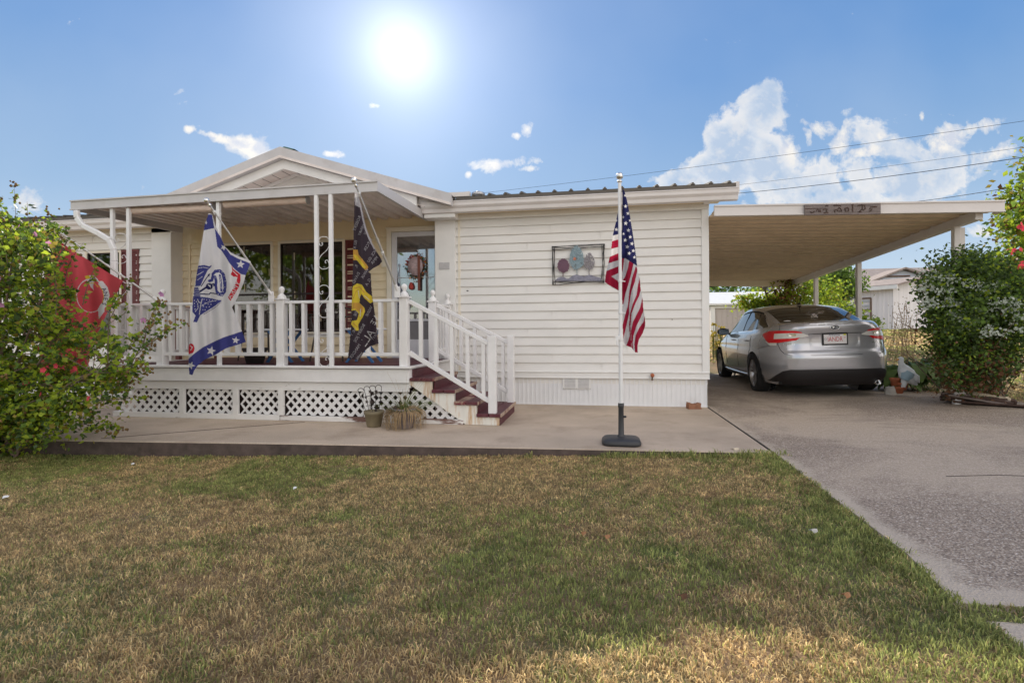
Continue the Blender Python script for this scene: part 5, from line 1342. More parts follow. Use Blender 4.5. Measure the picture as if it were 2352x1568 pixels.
leaves('foliage',pts[low],.045,['leaf_brown','leaf_dark','leaf_green'],[.5,.35,.15],cl,'dia',.3,6)
bb=MB()
for k in range(62):
    u,v=sample_poly([(2120,620),(2200,640),(2290,650),(2345,700),(2340,770),(2280,775),(2200,740),(2150,720),(2110,690)],1,rg)[0]
    p=aY(u,v,6.86-.12*rg.random()); bb=MB()
    for q in range(14):
        flower(bb,p+Vector(rg.normal(size=3)*np.array([.04,.03,.025])),.016,0,rg)
    bb.obj('flower_cluster','petal_white',cl)
b=MB()
for k in range(60):
    a=Vector((5.0+max(-.3,min(.4,rg.normal()*.22)),7.9+rg.normal()*.12,.05)); tp=Vector((4.80+max(-.75,min(.8,rg.normal()*.4)),7.5+rg.normal()*.3,.5+rg.random()*.8)); b.tube(curve3(a,tp,(rg.normal()*.1,0,.15),5),[.009,.008,.006,.005,.004,.003],4,True,False)
b.obj('stem','stick_grey',cl)
# crape myrtle at the right edge
ct=aY(2350,560,9.0)
t=tree('crape_myrtle','bright green tree with a few red blooms at the right edge','tree',(7.3,9.0,.1),(7.3,9.0,.9),(7.15,9.0,2.35),(.95,.9,1.7),15000,.085,['leaf_lime','leaf_tree','leaf_brown','leaf_green','leaf_gold'],[.38,.36,.06,.10,.10],21,110,.13,tr=.05)
bb=MB()
for (u,v) in ((2328,575),(2335,620),(2345,520),(2340,655),(2350,600),(2322,640),(2300,605)): 
    bb=MB()
    for q in range(4): flower(bb,aY(u,v,8.1)+Vector(rg.normal(size=3)*.04),.035,0,rg)
    bb.obj('flower_cluster','petal_red',t)
# vine on the far carport post
vc=aY(1812,690,13.0)
vt=thing('climbing_vine','lime and rust coloured vine climbing the far carport post behind the car','vine',(vc.x,13.0,.2))
rg=np.random.default_rng(9)
P1=crown_pts((vc.x,13.0,1.35),(.42,.35,.95),3800,rg,30,.25); P2=crown_pts((vc.x-.62,13.2,1.72),(.5,.3,.26),2200,rg,20,.3); P3=crown_pts((vc.x+.6,13,1.75),(.6,.4,.4),1800,rg,20,.28)
P4=crown_pts((vc.x-.45,13.1,1.25),(.3,.3,.35),1500,rg,16,.3)
leaves('foliage',P1,.07,['leaf_brown','leaf_lime','leaf_gold','leaf_green'],[.45,.25,.15,.15],vt,seed=31)
leaves('foliage',np.concatenate([P2,P3,P4]),.07,['leaf_lime','leaf_tree','leaf_gold'],[.6,.3,.1],vt,seed=32)
b=MB()
for k in range(8): b.tube(curve3((vc.x+rg.normal()*.08,13,.1),(vc.x+rg.normal()*.3,13,2.0),(rg.normal()*.1,0,0),6),.02,5)
b.obj('stem','bark',vt)
tree('shade_tree','leafy green tree behind the carport beam, left of the pale house','tree',(7.3,17.5,.3),(7.35,17.5,1.5),tuple(aY(1912,652,17.5)),(.72,.8,.62),3600,.11,['leaf_tree','leaf_green','leaf_dark'],[.4,.35,.25],41,34,.22,tr=.09)
for k,(x,y,z,rx,rz) in enumerate(((aY(1890,712,15.8).x,15.8,aY(1890,712,15.8).z-.15,.75,.30),(aY(1975,742,16.2).x,16.2,aY(1975,742,16.2).z-.15,.35,.28))):
    tree('hedge_bush',('low bright green bush above the car roof, left of the two' ,'low bright green bush beside the pale shed, right of the two')[k],'bush',(x,y,.3),(x,y,.5),(x,y,z),(rx,.7,rz),3200,.09,['leaf_lime','leaf_tree','leaf_green'],[.45,.35,.2],50+k,26,.25,group='low bushes behind the car',tr=.03)
for k,(x,y,zc,rx,rz) in enumerate(((5.2,40,3.2,2.6,1.3),(9.5,42,3.4,2.8,1.5),(14.5,45,3.6,2.6,1.3))):
    tree('distant_tree',('distant dark green tree seen over the grey shed roof','distant green tree above the vine behind the carport','distant green tree mostly hidden behind the pale house')[k],'tree',(x,y,1),(x,y,2.2),(x,y,zc),(rx,1.8,rz),3600,.28,['leaf_green','leaf_tree','leaf_dark'],[.4,.3,.3],60+k,30,.2,group='distant trees beyond the yard',tr=.15)
# hostas and weeds in the bed beside the driveway
rg=np.random.default_rng(15)
def hosta(x,y,r,n,seed,lab):
    z=hground(x,y)+.02
    t=thing('hosta',lab,'plant',(x,y,z),'leafy plants along the bed')
    b=MB(); rr=np.random.default_rng(seed)
    for k in range(n):
        a=rr.uniform(0,2*PI); L=r*(.6+.5*rr.random()); h=r*(.5+.9*rr.random()); w=L*.34; d=Vector((math.cos(a),math.sin(a),0)); s_=Vector((-math.sin(a),math.cos(a),0))
        row=[]
        for i in range(6):
            q=i/5; c_=Vector((x,y,z))+d*L*(.15+.95*q)+Vector((0,0,h*math.sin(PI*min(1,.25+.65*q)))); ww=w*math.sin(PI*min(.97,.12+q*.88))**.8
            row.append((c_-s_*ww+Vector((0,0,.02)),c_,c_+s_*ww+Vector((0,0,.02))))
        vs=[p for r3 in row for p in r3]; b.add(vs,[(i*3+j,i*3+j+1,i*3+j+4,i*3+j+3) for i in range(5) for j in range(2)],True)
    b.obj('leaf','hosta',t)
for k,(u,v,r,n) in enumerate(((2075,840,.20,16),(2100,858,.19,16),(2125,880,.17,15),(2150,890,.15,14),(2060,825,.22,14),(2110,835,.22,14),(2150,870,.20,14),(2175,892,.14,12))):
    p=raydir(u,v); t=(.05-CH)/p.z; p=p*t; y=7.7+.12*k if False else min(p.y,8.9); q=aY(u,v,y)
    hosta(q.x,y,r*1.5,n+8,70+k,('broad leaved green plant behind the goose statue','broad leaved plant right of the goose statue','broad leaved plant at the edge of the driveway bed','small broad leaved plant in the middle of the bed','tall broad leaved plant beside the car lamp','broad leaved plant at the back of the bed','broad leaved plant under the flowering bush','small leafy plant next to the firewood')[k])
wd=thing('tall_weed','thin tall dry weeds standing between car and white flowering bush','weeds',(5.0,9.6,.1)); b=MB(); sd_=MB()
for k in range(26):
    u=rg.uniform(2050,2110); v=rg.uniform(690,770); tp=aY(u,v,9.4+rg.normal()*.3); a=Vector((tp.x+rg.normal()*.12,tp.y,.08)); b.tube(curve3(a,tp,(rg.normal()*.05,0,.05),5),.0035,4,True,False)
    for q in range(10): p=tp+Vector(rg.normal(size=3)*.03)-Vector((0,0,.03*q)); sd_.add([p,p+Vector((.012,0,.01)),p+Vector((0,0,.028))],[(0,1,2)])
b.obj('stem','straw',wd); sd_.obj('seed_head','bud_brown',wd)
# ------------------------------------------------------------------ garden ornaments, pots, firewood
gq=aY(2078,893,8.15)
g=thing('goose_statue','white goose statue with blue apron and orange beak beside the parked car','statue',(4.85,8.3,.07))
GX0,GY0,GZ0=aY(2083,860,8.15).x,8.15,.09
def gp(u,v,d=0): return aY(u,v,8.15)+Vector((0,d,0))
b=MB(); P=[gp(2106,884),gp(2098,877),gp(2090,868),gp(2082,858),gp(2075,846),gp(2071,838),gp(2069,832),gp(2069,826),gp(2069,822),gp(2069,819)]
b.tube(P,[.012,.05,.095,.105,.075,.042,.034,.036,.036,.012],14); bodyg=b.obj('body','goose_white',g)
b=MB(); b.tube([gp(2064,825),gp(2058,828)],[.018,.004],8); b.obj('beak','goose_orange',g)
b=MB(); b.tube([gp(2084,855,-.03),gp(2079,862,-.035),gp(2074,872,-.03)],[.078,.085,.05],12); b.obj('apron','goose_blue',g)
b=MB(); b.tube([gp(2088,852,-.05),gp(2097,866,-.06),gp(2108,878,-.03)],[.02,.05,.008],10); b.obj('wing','goose_white',g)
b=MB(); b.tube([gp(2078,872),gp(2074,890)],[.05,.025],8); b.obj('base','goose_white',g)
for k,(u,v,lab,sc) in enumerate(((2056,878,'upright terracotta pot behind the car right of the rear tyre',1.),(2068,886,'terracotta pot in front of the goose statue',.9),(2055,893,'small terracotta pot lowest of the three beside the goose',.8))):
    q=aY(u,v,8.25); t=thing('terracotta_pot',lab,'flower pot',(q.x,8.25,.07),'terracotta pots beside the car')
    zz=q.z-.05; b=MB(); b.lathe([(.0,0),(.045*sc,0),(.062*sc,.085*sc),(.072*sc,.09*sc),(.072*sc,.115*sc),(.06*sc,.115*sc),(.055*sc,.02),(0,.02)],(q.x,8.25-.06*k,max(.06,zz)),16); b.obj('pot','terracotta',t)
q=aY(2045,885,8.4); b=MB(); b.lathe([(0,0),(.07,0),(.08,.06),(.06,.12),(0,.13)],(q.x,8.4,.06),9,None,False); o=b.obj('stone','rock_white',None); tag(o,'grey rounded stone beside the rear tyre','stone')
q=aY(2190,880,7.9); t=thing('garden_ornament','small pale broken garden ornament in front of the bush','ornament',(q.x,7.9,.05))
b=MB(); b.tube([(q.x-.02,7.75,.06),(q.x,7.75,.16),(q.x+.03,7.75,.24),(q.x+.07,7.75,.34)],[.05,.045,.03,.035],8); b.obj('body','goose_white',t); b=MB(); b.lathe([(0,-.02),(.035,0),(.03,.02),(0,.03)],(q.x+.075,7.75,.385),8); b.obj('head','leaf_gold',t)
rg=np.random.default_rng(3)
for k in range(16):
    u=2155+rg.random()*75; v=915+rg.random()*14; y0=float(np.interp(v,[915,930],[7.95,7.45])); a=aY(2155+rg.random()*45,905+rg.random()*14,7.35+.3*rg.random()); a.z=.10+.028*(k%5)
    d=Vector((.45+.25*rg.random(),-.18+.12*rg.normal(),0))*(.9 if k else 1.1); c_=a+d; c_.z=.09+.02*((k+1)%4)
    b=MB(); r=.020+.018*rg.random(); 
    if k%3==0: b.beam(a,c_,.12,.022,up=(0,.3,1))
    else: b.tube(curve3(a,c_,(0,0,.02),4),[r,r*1.1,r,r*.95,r*.8],7)
    o=b.obj('firewood_stick',('log_dark','log_grey','log_dark','log_grey','log_dark','log_pale','log_dark','log_grey','log_dark','log_grey','log_dark','log_grey','log_dark','log_grey','log_pale','log_dark')[k]); tag(o,('weathered stick in the loose pile of wood at the driveway edge'),'stick','sticks piled at the driveway edge')
# pots by the porch
def pot(x,y,r,h,mt,lab,nm='pot'):
    t=thing('flower_pot',lab,'flower pot',(x,y,0)); b=MB()
    b.lathe([(0,.0),(r*.66,.0),(r*.70,.012),(r*.93,h*.78),(r*.98,h*.80),(r,h),(r*.9,h),(r*.86,h*.85),(0,h*.85)],(x,y,0),26); b.obj('pot',mt,t)
    b=MB(); b.lathe([(0,h*.86),(r*.86,h*.86)],(x,y,0),20); b.obj('soil','soil',t); return t
p1=aY(859,970,5.30); p2=aY(931,970,5.30)
pot(p1.x,5.30,.110,.175,'pot_olive','olive plastic flower pot with a wire trellis, left of the two by the stairs')
t=thing('wire_trellis','dark looped wire trellis with star ornaments standing in the olive pot','trellis',(p1.x,5.30,.12)); b=MB()
def TP(x,y): return aY((1060+x/7.84)*.765625,(1120+y/7.84)*.765625,5.30)
for (xa,xb,yt) in ((105,245,400),(250,385,355),(380,520,340),(525,662,325)):
    pts=[]; 
    for i in range(9): a=PI*i/8; pts.append(TP((xa+xb)/2-(xb-xa)/2*math.cos(a),yt-55*math.sin(a)))
    b.tube(pts,.0038,5)
for P in ([(108,400),(200,640),(290,880)],[(250,360),(330,700),(370,890)],[(385,340),(420,600),(450,900)],[(522,330),(525,600),(525,900)],[(662,325),(640,600),(600,890)],[(300,760),(450,740),(640,738)],[(180,560),(400,520),(650,440)]): b.tube([TP(*p) for p in P],.0032,5)
b.obj('wire','black_metal',t)
for (x,y,s_) in ((400,425,38),(545,430,40),(640,570,38),(300,560,30),(320,665,34),(430,670,40),(535,870,40),(470,480,24)):
    b=MB(); c=TP(x,y); P=star(c.x,-c.z,s_/7.84*.0050,.3,5,.5); b.prism([(p[0],-p[1]) for p in P],'y',5.292,5.298); b.obj('star_ornament','chair_dark',t)
pot(p2.x,5.27,.132,.215,'pot_slate','large slate grey flower pot under the drooping dry grass plant')
t=thing('spider_plant','grassy plant with green upright blades and drooping dry straw leaves','plant',(p2.x,5.27,.18)); rg=np.random.default_rng(8)
for nm,mt,N,up_,Lr in (('green_blade','blade_green',110,1,(.14,.32)),('dry_leaf','straw',260,0,(.22,.42)),('flower_stalk','straw',12,2,(.35,.5))):
    b=MB()
    for k in range(N):
        a=rg.uniform(0,2*PI); d=Vector((math.cos(a),math.sin(a),0)); L=rg.uniform(*Lr); r0=rg.random()*.05; P=[Vector((p2.x,5.27,.175))+d*r0]
        el=rg.uniform(.5,1.45) if up_ else rg.uniform(.2,1.0); 
        if up_==2: el=rg.uniform(1.1,1.5)
        for i in range(7):
            P.append(P[-1]+(d*math.cos(el)+Vector((0,0,1))*math.sin(el))*L/7); el-= (.12 if up_==1 else .05 if up_==2 else .62)*(1 if el>-1.45 else 0)
            rr=math.hypot(P[-1].x-p2.x,P[-1].y-5.27)
            if rr<.15 and P[-1].z<.2: P[-1].x=p2.x+d.x*.152; P[-1].y=5.27+d.y*.152
            P[-1].z=max(P[-1].z,.004)
        s_=Vector((-d.y,d.x,0)); w=(.0055 if up_==0 else .004) if up_!=2 else .0018; vs=[]
        for i,p in enumerate(P): ww=w*(1-i/8.2); vs+=[p-s_*ww,p+s_*ww+Vector((0,0,.002))]
        b.add(vs,[(2*i,2*i+1,2*i+3,2*i+2) for i in range(7)])
    b.obj(nm,mt,t)
# brick by the house corner
b=MB(); T=Matrix.Translation((1.245,7.07,.001))@Matrix.Rotation(R_(12),4,'Z'); b.box((-.085,-.045,0),(.085,.045,.075),T)
bm_=bmesh.new(); tmp=b.obj('brick','brick_red',None); bm_.from_mesh(tmp.data); bmesh.ops.subdivide_edges(bm_,edges=bm_.edges[:],cuts=5,use_grid_fill=True)
for v in bm_.verts:
    n=mn.noise(v.co*22)*.012; v.co+=Vector((n,n*.7,0))+ (Vector((0,0,n)) if v.co.z>.01 else Vector()); 
    if v.co.x<1.185: v.co.z*=1.1
    if 1.2<v.co.x<1.3 and v.co.z>.06: v.co.z-=.012
bm_.to_mesh(tmp.data); bm_.free(); tag(tmp,'broken reddish brick lying against the skirting at the house corner','brick')
# ================================================================== BACKGROUND BUILDINGS
def gable_house(t,x0,x1,y0,y1,zb,ze,zr,wallm,roofm,axis='x',ov=.25):
    b=MB(); b.box((x0,y0,zb),(x1,y1,ze)); 
    if axis=='x': b.prism([(y0,ze),((y0+y1)/2,zr),(y1,ze)],'x',x0+.02,x1-.02)
    else: b.prism([(x0,ze),((x0+x1)/2,zr),(x1,ze)],'y',y0+.02,y1-.02)
    b.obj('wall',wallm,t)
    b=MB(); h=.1
    if axis=='x':
        m=(y0+y1)/2; s_=(zr-ze)/(m-y0)
        for a,c in ((y0-ov,m),(m,y1+ov)):
            za=zr-abs(a-m)*s_; zc=zr-abs(c-m)*s_; b.prism([(a,za+.03),(c,zc+.03),(c,zc+.03+h),(a,za+.03+h)],'x',x0-ov,x1+ov)
    else:
        m=(x0+x1)/2; s_=(zr-ze)/(m-x0)
        for a,c in ((x0-ov,m),(m,x1+ov)):
            za=zr-abs(a-m)*s_; zc=zr-abs(c-m)*s_; b.prism([(a,za+.03),(c,zc+.03),(c,zc+.03+h),(a,za+.03+h)],'y',y0-ov,y1+ov)
    return b.obj('roof',roofm,t)
t=thing('storage_shed','grey storage shed with a white metal roof, seen between house and car','shed',(6,22,.8))
b=MB(); b.box((4.6,22,.3),(9.0,25,2.02)); b.obj('wall','shed_grey',t)
b=MB(); b.prism([(21.8,2.06),(25.2,2.75),(25.2,2.82),(21.8,2.13)],'x',4.3,9.2); b.obj('roof','roof_white',t)
b=MB(); b.box((4.55,21.93,.3),(4.72,22.0,2.04)); b.box((4.72,21.94,1.94),(9.0,22.0,2.05)); b.obj('trim','roof_white',t)
b=MB(); x=4.8
while x<9: b.box((x,21.985,.3),(x+.03,22.0,1.94)); x+=.2
b.obj('batten','shed_grey',t)
# pale shed with louvred window
t=thing('garden_shed','pale weathered wooden shed with a louvred window and brown roof','shed',(11.7,25,.9))
Bx,By=12.33,24.0; Ax,Ay=11.0,26.2; 
Cx,Cy=15.0,25.6; Dx,Dy=Cx+Ax-Bx,Cy+Ay-By
def quadbox(P,z0,z1,b):
    vs=[(x,y,z0) for x,y in P]+[(x,y,z1) for x,y in P]; b.add(vs,[(0,1,2,3),(7,6,5,4)]+[(i,i+4,(i+1)%4+4,(i+1)%4) for i in range(4)])
b=MB(); quadbox([(Ax,Ay),(Bx,By),(Cx,Cy),(Dx,Dy)],.6,2.86,b)
mB=((Bx+Cx)/2,(By+Cy)/2); mA=((Ax+Dx)/2,(Ay+Dy)/2)
b.add([(Bx,By,2.86),(Cx,Cy,2.86),(mB[0],mB[1],3.20),(Ax,Ay,2.86),(Dx,Dy,2.86),(mA[0],mA[1],3.20)],[(0,1,2),(3,5,4),(0,2,5,3),(1,4,5,2)]); b.obj('wall','shed_white',t)
e=(Vector((Ax,Ay,0))-Vector((Bx,By,0))).normalized()*.35; f_=(Vector((Cx,Cy,0))-Vector((Bx,By,0))).normalized()*.3
b=MB(); B0=Vector((Bx,By,2.84))-e-f_; A0=Vector((Ax,Ay,2.84))+e-f_; C0=Vector((Cx,Cy,2.84))-e+f_; D0=Vector((Dx,Dy,2.84))+e+f_; RB=Vector((mB[0],mB[1],3.24))-e; RA=Vector((mA[0],mA[1],3.24))+e
up_=Vector((0,0,.08))
b.add([B0,A0,RA,RB,B0+up_,A0+up_,RA+up_,RB+up_],[(0,1,2,3),(7,6,5,4),(0,4,5,1),(0,3,7,4),(1,5,6,2)]); b.add([C0,D0,RA,RB,C0+up_,D0+up_,RA+up_,RB+up_],[(3,2,1,0),(4,5,6,7),(0,4,5,1),(0,3,7,4)]); b.obj('roof','shingle',t)
b=MB(); b.beam(B0+Vector((0,0,-.03)),A0+Vector((0,0,-.03)),.06,.16); b.obj('fascia','roof_white',t)
n_=Vector((Ay-By,-(Ax-Bx),0)).normalized(); n_= n_ if n_.y<0 else -n_
def onAB(s,z,o=.02): p=Vector((Bx,By,0)).lerp(Vector((Ax,Ay,0)),s); return Vector((p.x,p.y,z))+n_*o
b=MB(); b.beam(onAB(.36,1.35),onAB(.36,2.42),.07,.05); b.beam(onAB(.62,1.35),onAB(.62,2.42),.07,.05); b.beam(onAB(.36,2.42),onAB(.62,2.42),.05,.07); b.beam(onAB(.36,1.35),onAB(.62,1.35),.05,.07); b.beam(onAB(.36,1.9,.03),onAB(.62,1.9,.03),.05,.09); wo=b.obj('window','stick_grey',t)
b=MB()
for k in range(5): b.beam(onAB(.37,1.45+k*.21,.01),onAB(.61,1.45+k*.21,.01),.05,.10)
b.obj('louvre','metal_grey',wo)
b=MB()
for k in range(12): b.beam(onAB(k/12,.6,.005),onAB(k/12,2.85,.005),.02,.02,up=(1,0,0))
b.obj('batten','shed_white',t)
t=thing('neighbour_house','pale blue clapboard house with brown roof behind the weathered shed','house',(16,33,1))
gable_house(t,12.4,24.0,34,42,.8,3.75,5.0,'house_blue','shingle','x',.3)
b=MB(); b.box((15.6,32.6,.8),(19.3,34,3.72)); b.prism([(15.6,3.72),(17.25,4.42),(19.3,3.72)],'y',32.62,34); b.obj('wall','house_blue',t)
b=MB(); 
for a,c in (((15.2,3.62),(17.25,4.47)),((17.25,4.47),(19.6,3.62))): b.prism([a,c,(c[0],c[1]+.1),(a[0],a[1]+.1)],'y',32.3,34.5)
b.obj('roof','shingle',t)
b=MB(); z=1.0
while z<4.3:
    if z<3.7: b.box((12.4,33.985,z),(24,34.0,z+.015)); 
    z+=.15
b.obj('siding_line','shed_grey',t)
for x in (13.2,14.5):
    b=MB(); b.box((x,33.94,2.1),(x+.75,33.99,3.2)); wf=b.obj('window','roof_white',t); b=MB(); b.box((x+.07,33.93,2.18),(x+.68,33.94,3.12)); b.obj('pane','screen_grey',wf)
b=MB(); b.box((16.3,32.55,4.05),(17.6,32.61,4.12)); b.obj('gable_vent','leaf_brown',t)
# yard flowers behind the house corner
t=thing('yellow_flowers','clump of yellow flowers seen past the house corner, left of the car mirror','flowers',(2.35,14.2,.1))
rg=np.random.default_rng(77); b=MB(); fb=MB()
for k in range(30):
    u=rg.uniform(1636,1662); v=rg.uniform(742,800); p=aY(u,v,14.3+rg.normal()*.2); b.tube([(p.x,p.y,.25),tuple(p)],.006,4,True,False)
    for q in range(3): flower(fb,p+Vector(rg.normal(size=3)*.03),.035,0,rg)
b.obj('stem','blade_green',t); fb.obj('flower','leaf_gold',t)
# ------------------------------------------------------------------ overhead wires
for k,(p,q,r_) in enumerate((((1100,447),(2352,277),.014),((1500,448),(2352,337),.012),((1640,452),(2352,360),.022),((1950,480),(2352,424),.020))):
    Y=(26,27,24,23)[k]; a=aY(*p,Y+3); c_=aY(q[0],q[1],Y-4); d=(c_-a); a2=a-d*.3; c2=c_+d*.5
    P=[a2.lerp(c2,i/24)-Vector((0,0,.35*(1-((i/24)*2-1)**2)-.35*.75)) for i in range(25)]
    b=MB(); b.tube(P,r_*.55,6); o=b.obj('power_line','wire_dark'); tag(o,('highest thin overhead wire crossing the clouds','thin overhead wire, second from the top','thick dark overhead wire, third from the top','lowest overhead wire, just above the carport roof')[k],'power line','overhead wires')
# trees across the road behind the viewer (they show in the window panes)
for k,(x,y,h,r) in enumerate(((-20,-20,11,5.0),(-29,-22,13,6.0),(-39,-24,13,6.0))):
    tree('street_tree',('large tree across the street, nearest, reflected in the right porch window','large tree across the street reflected in the left porch window','large tree far across the street, leftmost of the three')[k],'tree',(x,y,-.2),(x,y,h*.35),(x,y,h*.62),(r,r,h*.36),2600,.5,['leaf_tree','leaf_green','leaf_lime'],[.4,.4,.2],90+k,30,.2,group='trees across the street',tr=.25)
# ================================================================== GRASS
rg=np.random.default_rng(42)
def vn(x,y,s,seed=0): # cheap smooth value noise
    xi=np.floor(x*s).astype(int); yi=np.floor(y*s).astype(int); fx=x*s-xi; fy=y*s-yi; fx=fx*fx*(3-2*fx); fy=fy*fy*(3-2*fy)
    def h(a,b_): 
        n=(a*374761393+b_*668265263+seed*97531)&0x7fffffff; n=((n^(n>>13))*1274126177)&0x7fffffff; return ((n^(n>>16))&0xffff)/65535.
    return (h(xi,yi)*(1-fx)+h(xi+1,yi)*fx)*(1-fy)+(h(xi,yi+1)*(1-fx)+h(xi+1,yi+1)*fx)*fy
def grass(name,N,xr,yr,accept,size,dryb,label,wsc=1.,ypow=1.):
    x=rg.uniform(xr[0],xr[1],N); y=yr[0]+(yr[1]-yr[0])*rg.random(N)**ypow; m=accept(x,y); x,y=x[m],y[m]; N=len(x)
    z=np.array([hground(a,b_) for a,b_ in zip(x,y)])-.008
    pat=.36*vn(x,y,.8,1)+.34*vn(x,y,2.1,2)+.30*vn(x,y,7.5,3); clump=vn(x,y,14,4); tone=vn(x,y,22,6)
    dry=rg.random(N)<np.clip((pat-.36)*3.4-.02+dryb,.04,.93)
    a=rg.uniform(0,2*PI,N); lean=np.where(dry,.85,.5)*(.3+rg.random(N)); h=size*(.45+.75*rg.random(N))*(.65+.7*clump)
    w=(.0012+.0014*rg.random(N))*wsc*(1+np.maximum(0,y-1.5)*.28)
    dx,dy=np.cos(a),np.sin(a); b2=rg.uniform(0,2*PI,N); sx,sy=np.cos(b2)*w,np.sin(b2)*w
    hz1=h*.55; hz2=h*np.maximum(.15,1-lean*.75); o1=h*lean*.35; o2=h*lean*1.05
    V=np.zeros((N,5,3)); 
    V[:,0]=np.stack([x-sx,y-sy,z],1);V[:,1]=np.stack([x+sx,y+sy,z],1)
    V[:,2]=np.stack([x+dx*o1+sx*.8,y+dy*o1+sy*.8,z+hz1*.9],1);V[:,3]=np.stack([x+dx*o1-sx*.8,y+dy*o1-sy*.8,z+hz1*.9],1)
    V[:,4]=np.stack([x+dx*o2,y+dy*o2,z+hz2],1)
    me=bpy.data.meshes.new(name); me.vertices.add(N*5); me.vertices.foreach_set('co',V.reshape(-1)); me.loops.add(N*7); me.polygons.add(N*2)
    me.loops.foreach_set('vertex_index',(np.arange(N)[:,None]*5+np.array([0,1,2,3,3,2,4])[None]).ravel().astype(np.int32))
    me.polygons.foreach_set('loop_start',(np.arange(N)[:,None]*7+np.array([0,4])[None]).ravel().astype(np.int32)); me.polygons.foreach_set('loop_total',np.tile([4,3],N).astype(np.int32))
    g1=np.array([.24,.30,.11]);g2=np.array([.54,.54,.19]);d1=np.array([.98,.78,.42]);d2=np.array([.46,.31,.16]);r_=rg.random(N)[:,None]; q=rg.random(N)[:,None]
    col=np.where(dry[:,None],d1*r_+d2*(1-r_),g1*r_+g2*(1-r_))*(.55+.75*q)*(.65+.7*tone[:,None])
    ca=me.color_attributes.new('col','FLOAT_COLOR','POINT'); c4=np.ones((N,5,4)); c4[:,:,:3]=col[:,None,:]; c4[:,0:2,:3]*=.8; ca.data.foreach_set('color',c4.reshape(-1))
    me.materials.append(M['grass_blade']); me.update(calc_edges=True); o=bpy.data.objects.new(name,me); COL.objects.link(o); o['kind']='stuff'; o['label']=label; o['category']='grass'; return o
def lawn(x,y): 
    vis=(y>.9)&(x*RX[1]*0+ (x*RX[0]+y*RX[1])>-1.06*(x*FX[0]+y*FX[1])-.2)&(y*FX[1]+x*FX[0]>.9)
    edge=np.interp(y,[2.17,2.6,3.6,4.77],[1.34,1.42,1.45,1.47])+.035*(vn(x*0,y,9,8)-.3)
    return vis&(y<walk_y(x)-.005)&(x<np.where(y<2.05,1.36,np.where(y<2.18,2.6,edge)))
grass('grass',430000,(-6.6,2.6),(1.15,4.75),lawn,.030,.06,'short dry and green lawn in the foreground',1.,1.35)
grass('edge_grass',5200,(-.9,1.55),(4.15,4.62),lambda x,y:(y>walk_y(x)-.13)&(y<walk_y(x)-.01)&((vn(x,y*0,5,9)>.5)|(x>.9)),.075,-.9,'longer green tufts along the walkway edge',1.0)
grass('edge_grass',9000,(1.1,1.5),(1.6,4.7),lambda x,y:(x>1.2+.08*vn(x*0,y,4,3))&(x<np.interp(y,[2.17,2.6,3.6,4.77],[1.33,1.41,1.44,1.47]))&((y>2.18)|(y<2.06)|True),.045,-.8,'greener grass along the driveway edge',1.0)
grass('far_grass',70000,(2.0,24),(8.5,30),lambda x,y:((x>5.0)&(y<13.5))|((y>13.5)),.045,.25,'sunlit yellow grass beyond the driveway',3.5)
grass('verge_grass',14000,(4.9,8.5),(6.6,9.6),lambda x,y:(x>np.interp(y,[6.6,7.5,8.3,14],[6.95,5.35,5.0,4.95])),.05,.1,'rough grass beside the driveway on the right',1.2)
b=MB(); P=[(2.35,3.95),(2.7,4.0),(3.0,3.97),(3.4,4.05),(3.9,4.02),(4.6,4.12),(5.4,4.10)]
for i in range(len(P)-1): b.beam((*P[i],dz(*P[i])+.002),(*P[i+1],dz(*P[i+1])+.002),.004,.003)
o=b.obj('driveway_crack','joint_dark'); o['kind']='structure'
grass('crack_weeds',260,(3.0,3.9),(3.94,4.08),lambda x,y:vn(x,y*0,9,2)>.5,.05,-.9,'small green weeds growing from a crack in the driveway',1.3)
# dead leaves and litter
b=MB(); N=420
for k in range(N):
    y=rg.uniform(7.0,8.6); x=float(np.interp(y,[7.0,7.5,8.3,9],[6.2,5.2,4.85,4.8]))+rg.normal()*.16; s_=.014+.014*rg.random(); p=Vector((x,y,dz(x,y)+.012+.02*rg.random())); u_=Vector(rg.normal(size=3)); u_.z*=.3; u_.normalize(); v_=u_.cross(Vector((0,0,1)))
    b.add([p-u_*s_,p+v_*s_*.5,p+u_*s_,p-v_*s_*.5],[(0,1,2,3)])
o=b.obj('leaf_litter','leaf_litter'); tag(o,'scatter of brown dead leaves along the driveway edge','dead leaves',kind='stuff')
LT=[(13,1142,'paper_white','crumpled white scrap lying in the lawn at the far left',.02),(677,1123,'paper_white','small white scrap in the lawn below the white army flag',.013),(305,1052,'paper_white','white scrap by the walkway edge under the hibiscus',.014),(1690,1048,'log_pale','pale piece of wood at the corner of lawn and walkway',.035),(1870,1248,'rock_white','pale fallen leaf in the lawn near the driveway',.022),(1340,1247,'leaf_litter','reddish dead leaf in the middle of the lawn',.016),(1395,1256,'leaf_litter','long brown dead leaf right of the reddish one',.02),(1570,1418,'leaf_brown','brown dead leaf low in the lawn',.018),(1945,1415,'leaf_litter','curled dead leaf in the lawn near the bottom right',.018)]
for (u,v,mt,lab,s_) in LT:
    d=raydir(u,v); t_=(-.06-CH)/d.z; p=d*t_; p.z=hground(p.x,p.y)+.022; b=MB()
    n=7; vs=[p+Vector((s_*(1.3 if i%2 else .8)*math.cos(2*PI*i/n),s_*.8*math.sin(2*PI*i/n),.008*math.sin(i*2.1))) for i in range(n)]+[p+Vector((0,0,.012))]
    b.add(vs,[(i,(i+1)%n,n) for i in range(n)]); o=b.obj('scrap' if mt=='paper_white' else ('wood_chip' if mt=='log_pale' else 'dead_leaf'),mt,solid=.001); tag(o,lab,'scrap' if mt=='paper_white' else ('wood' if mt=='log_pale' else 'leaf'))
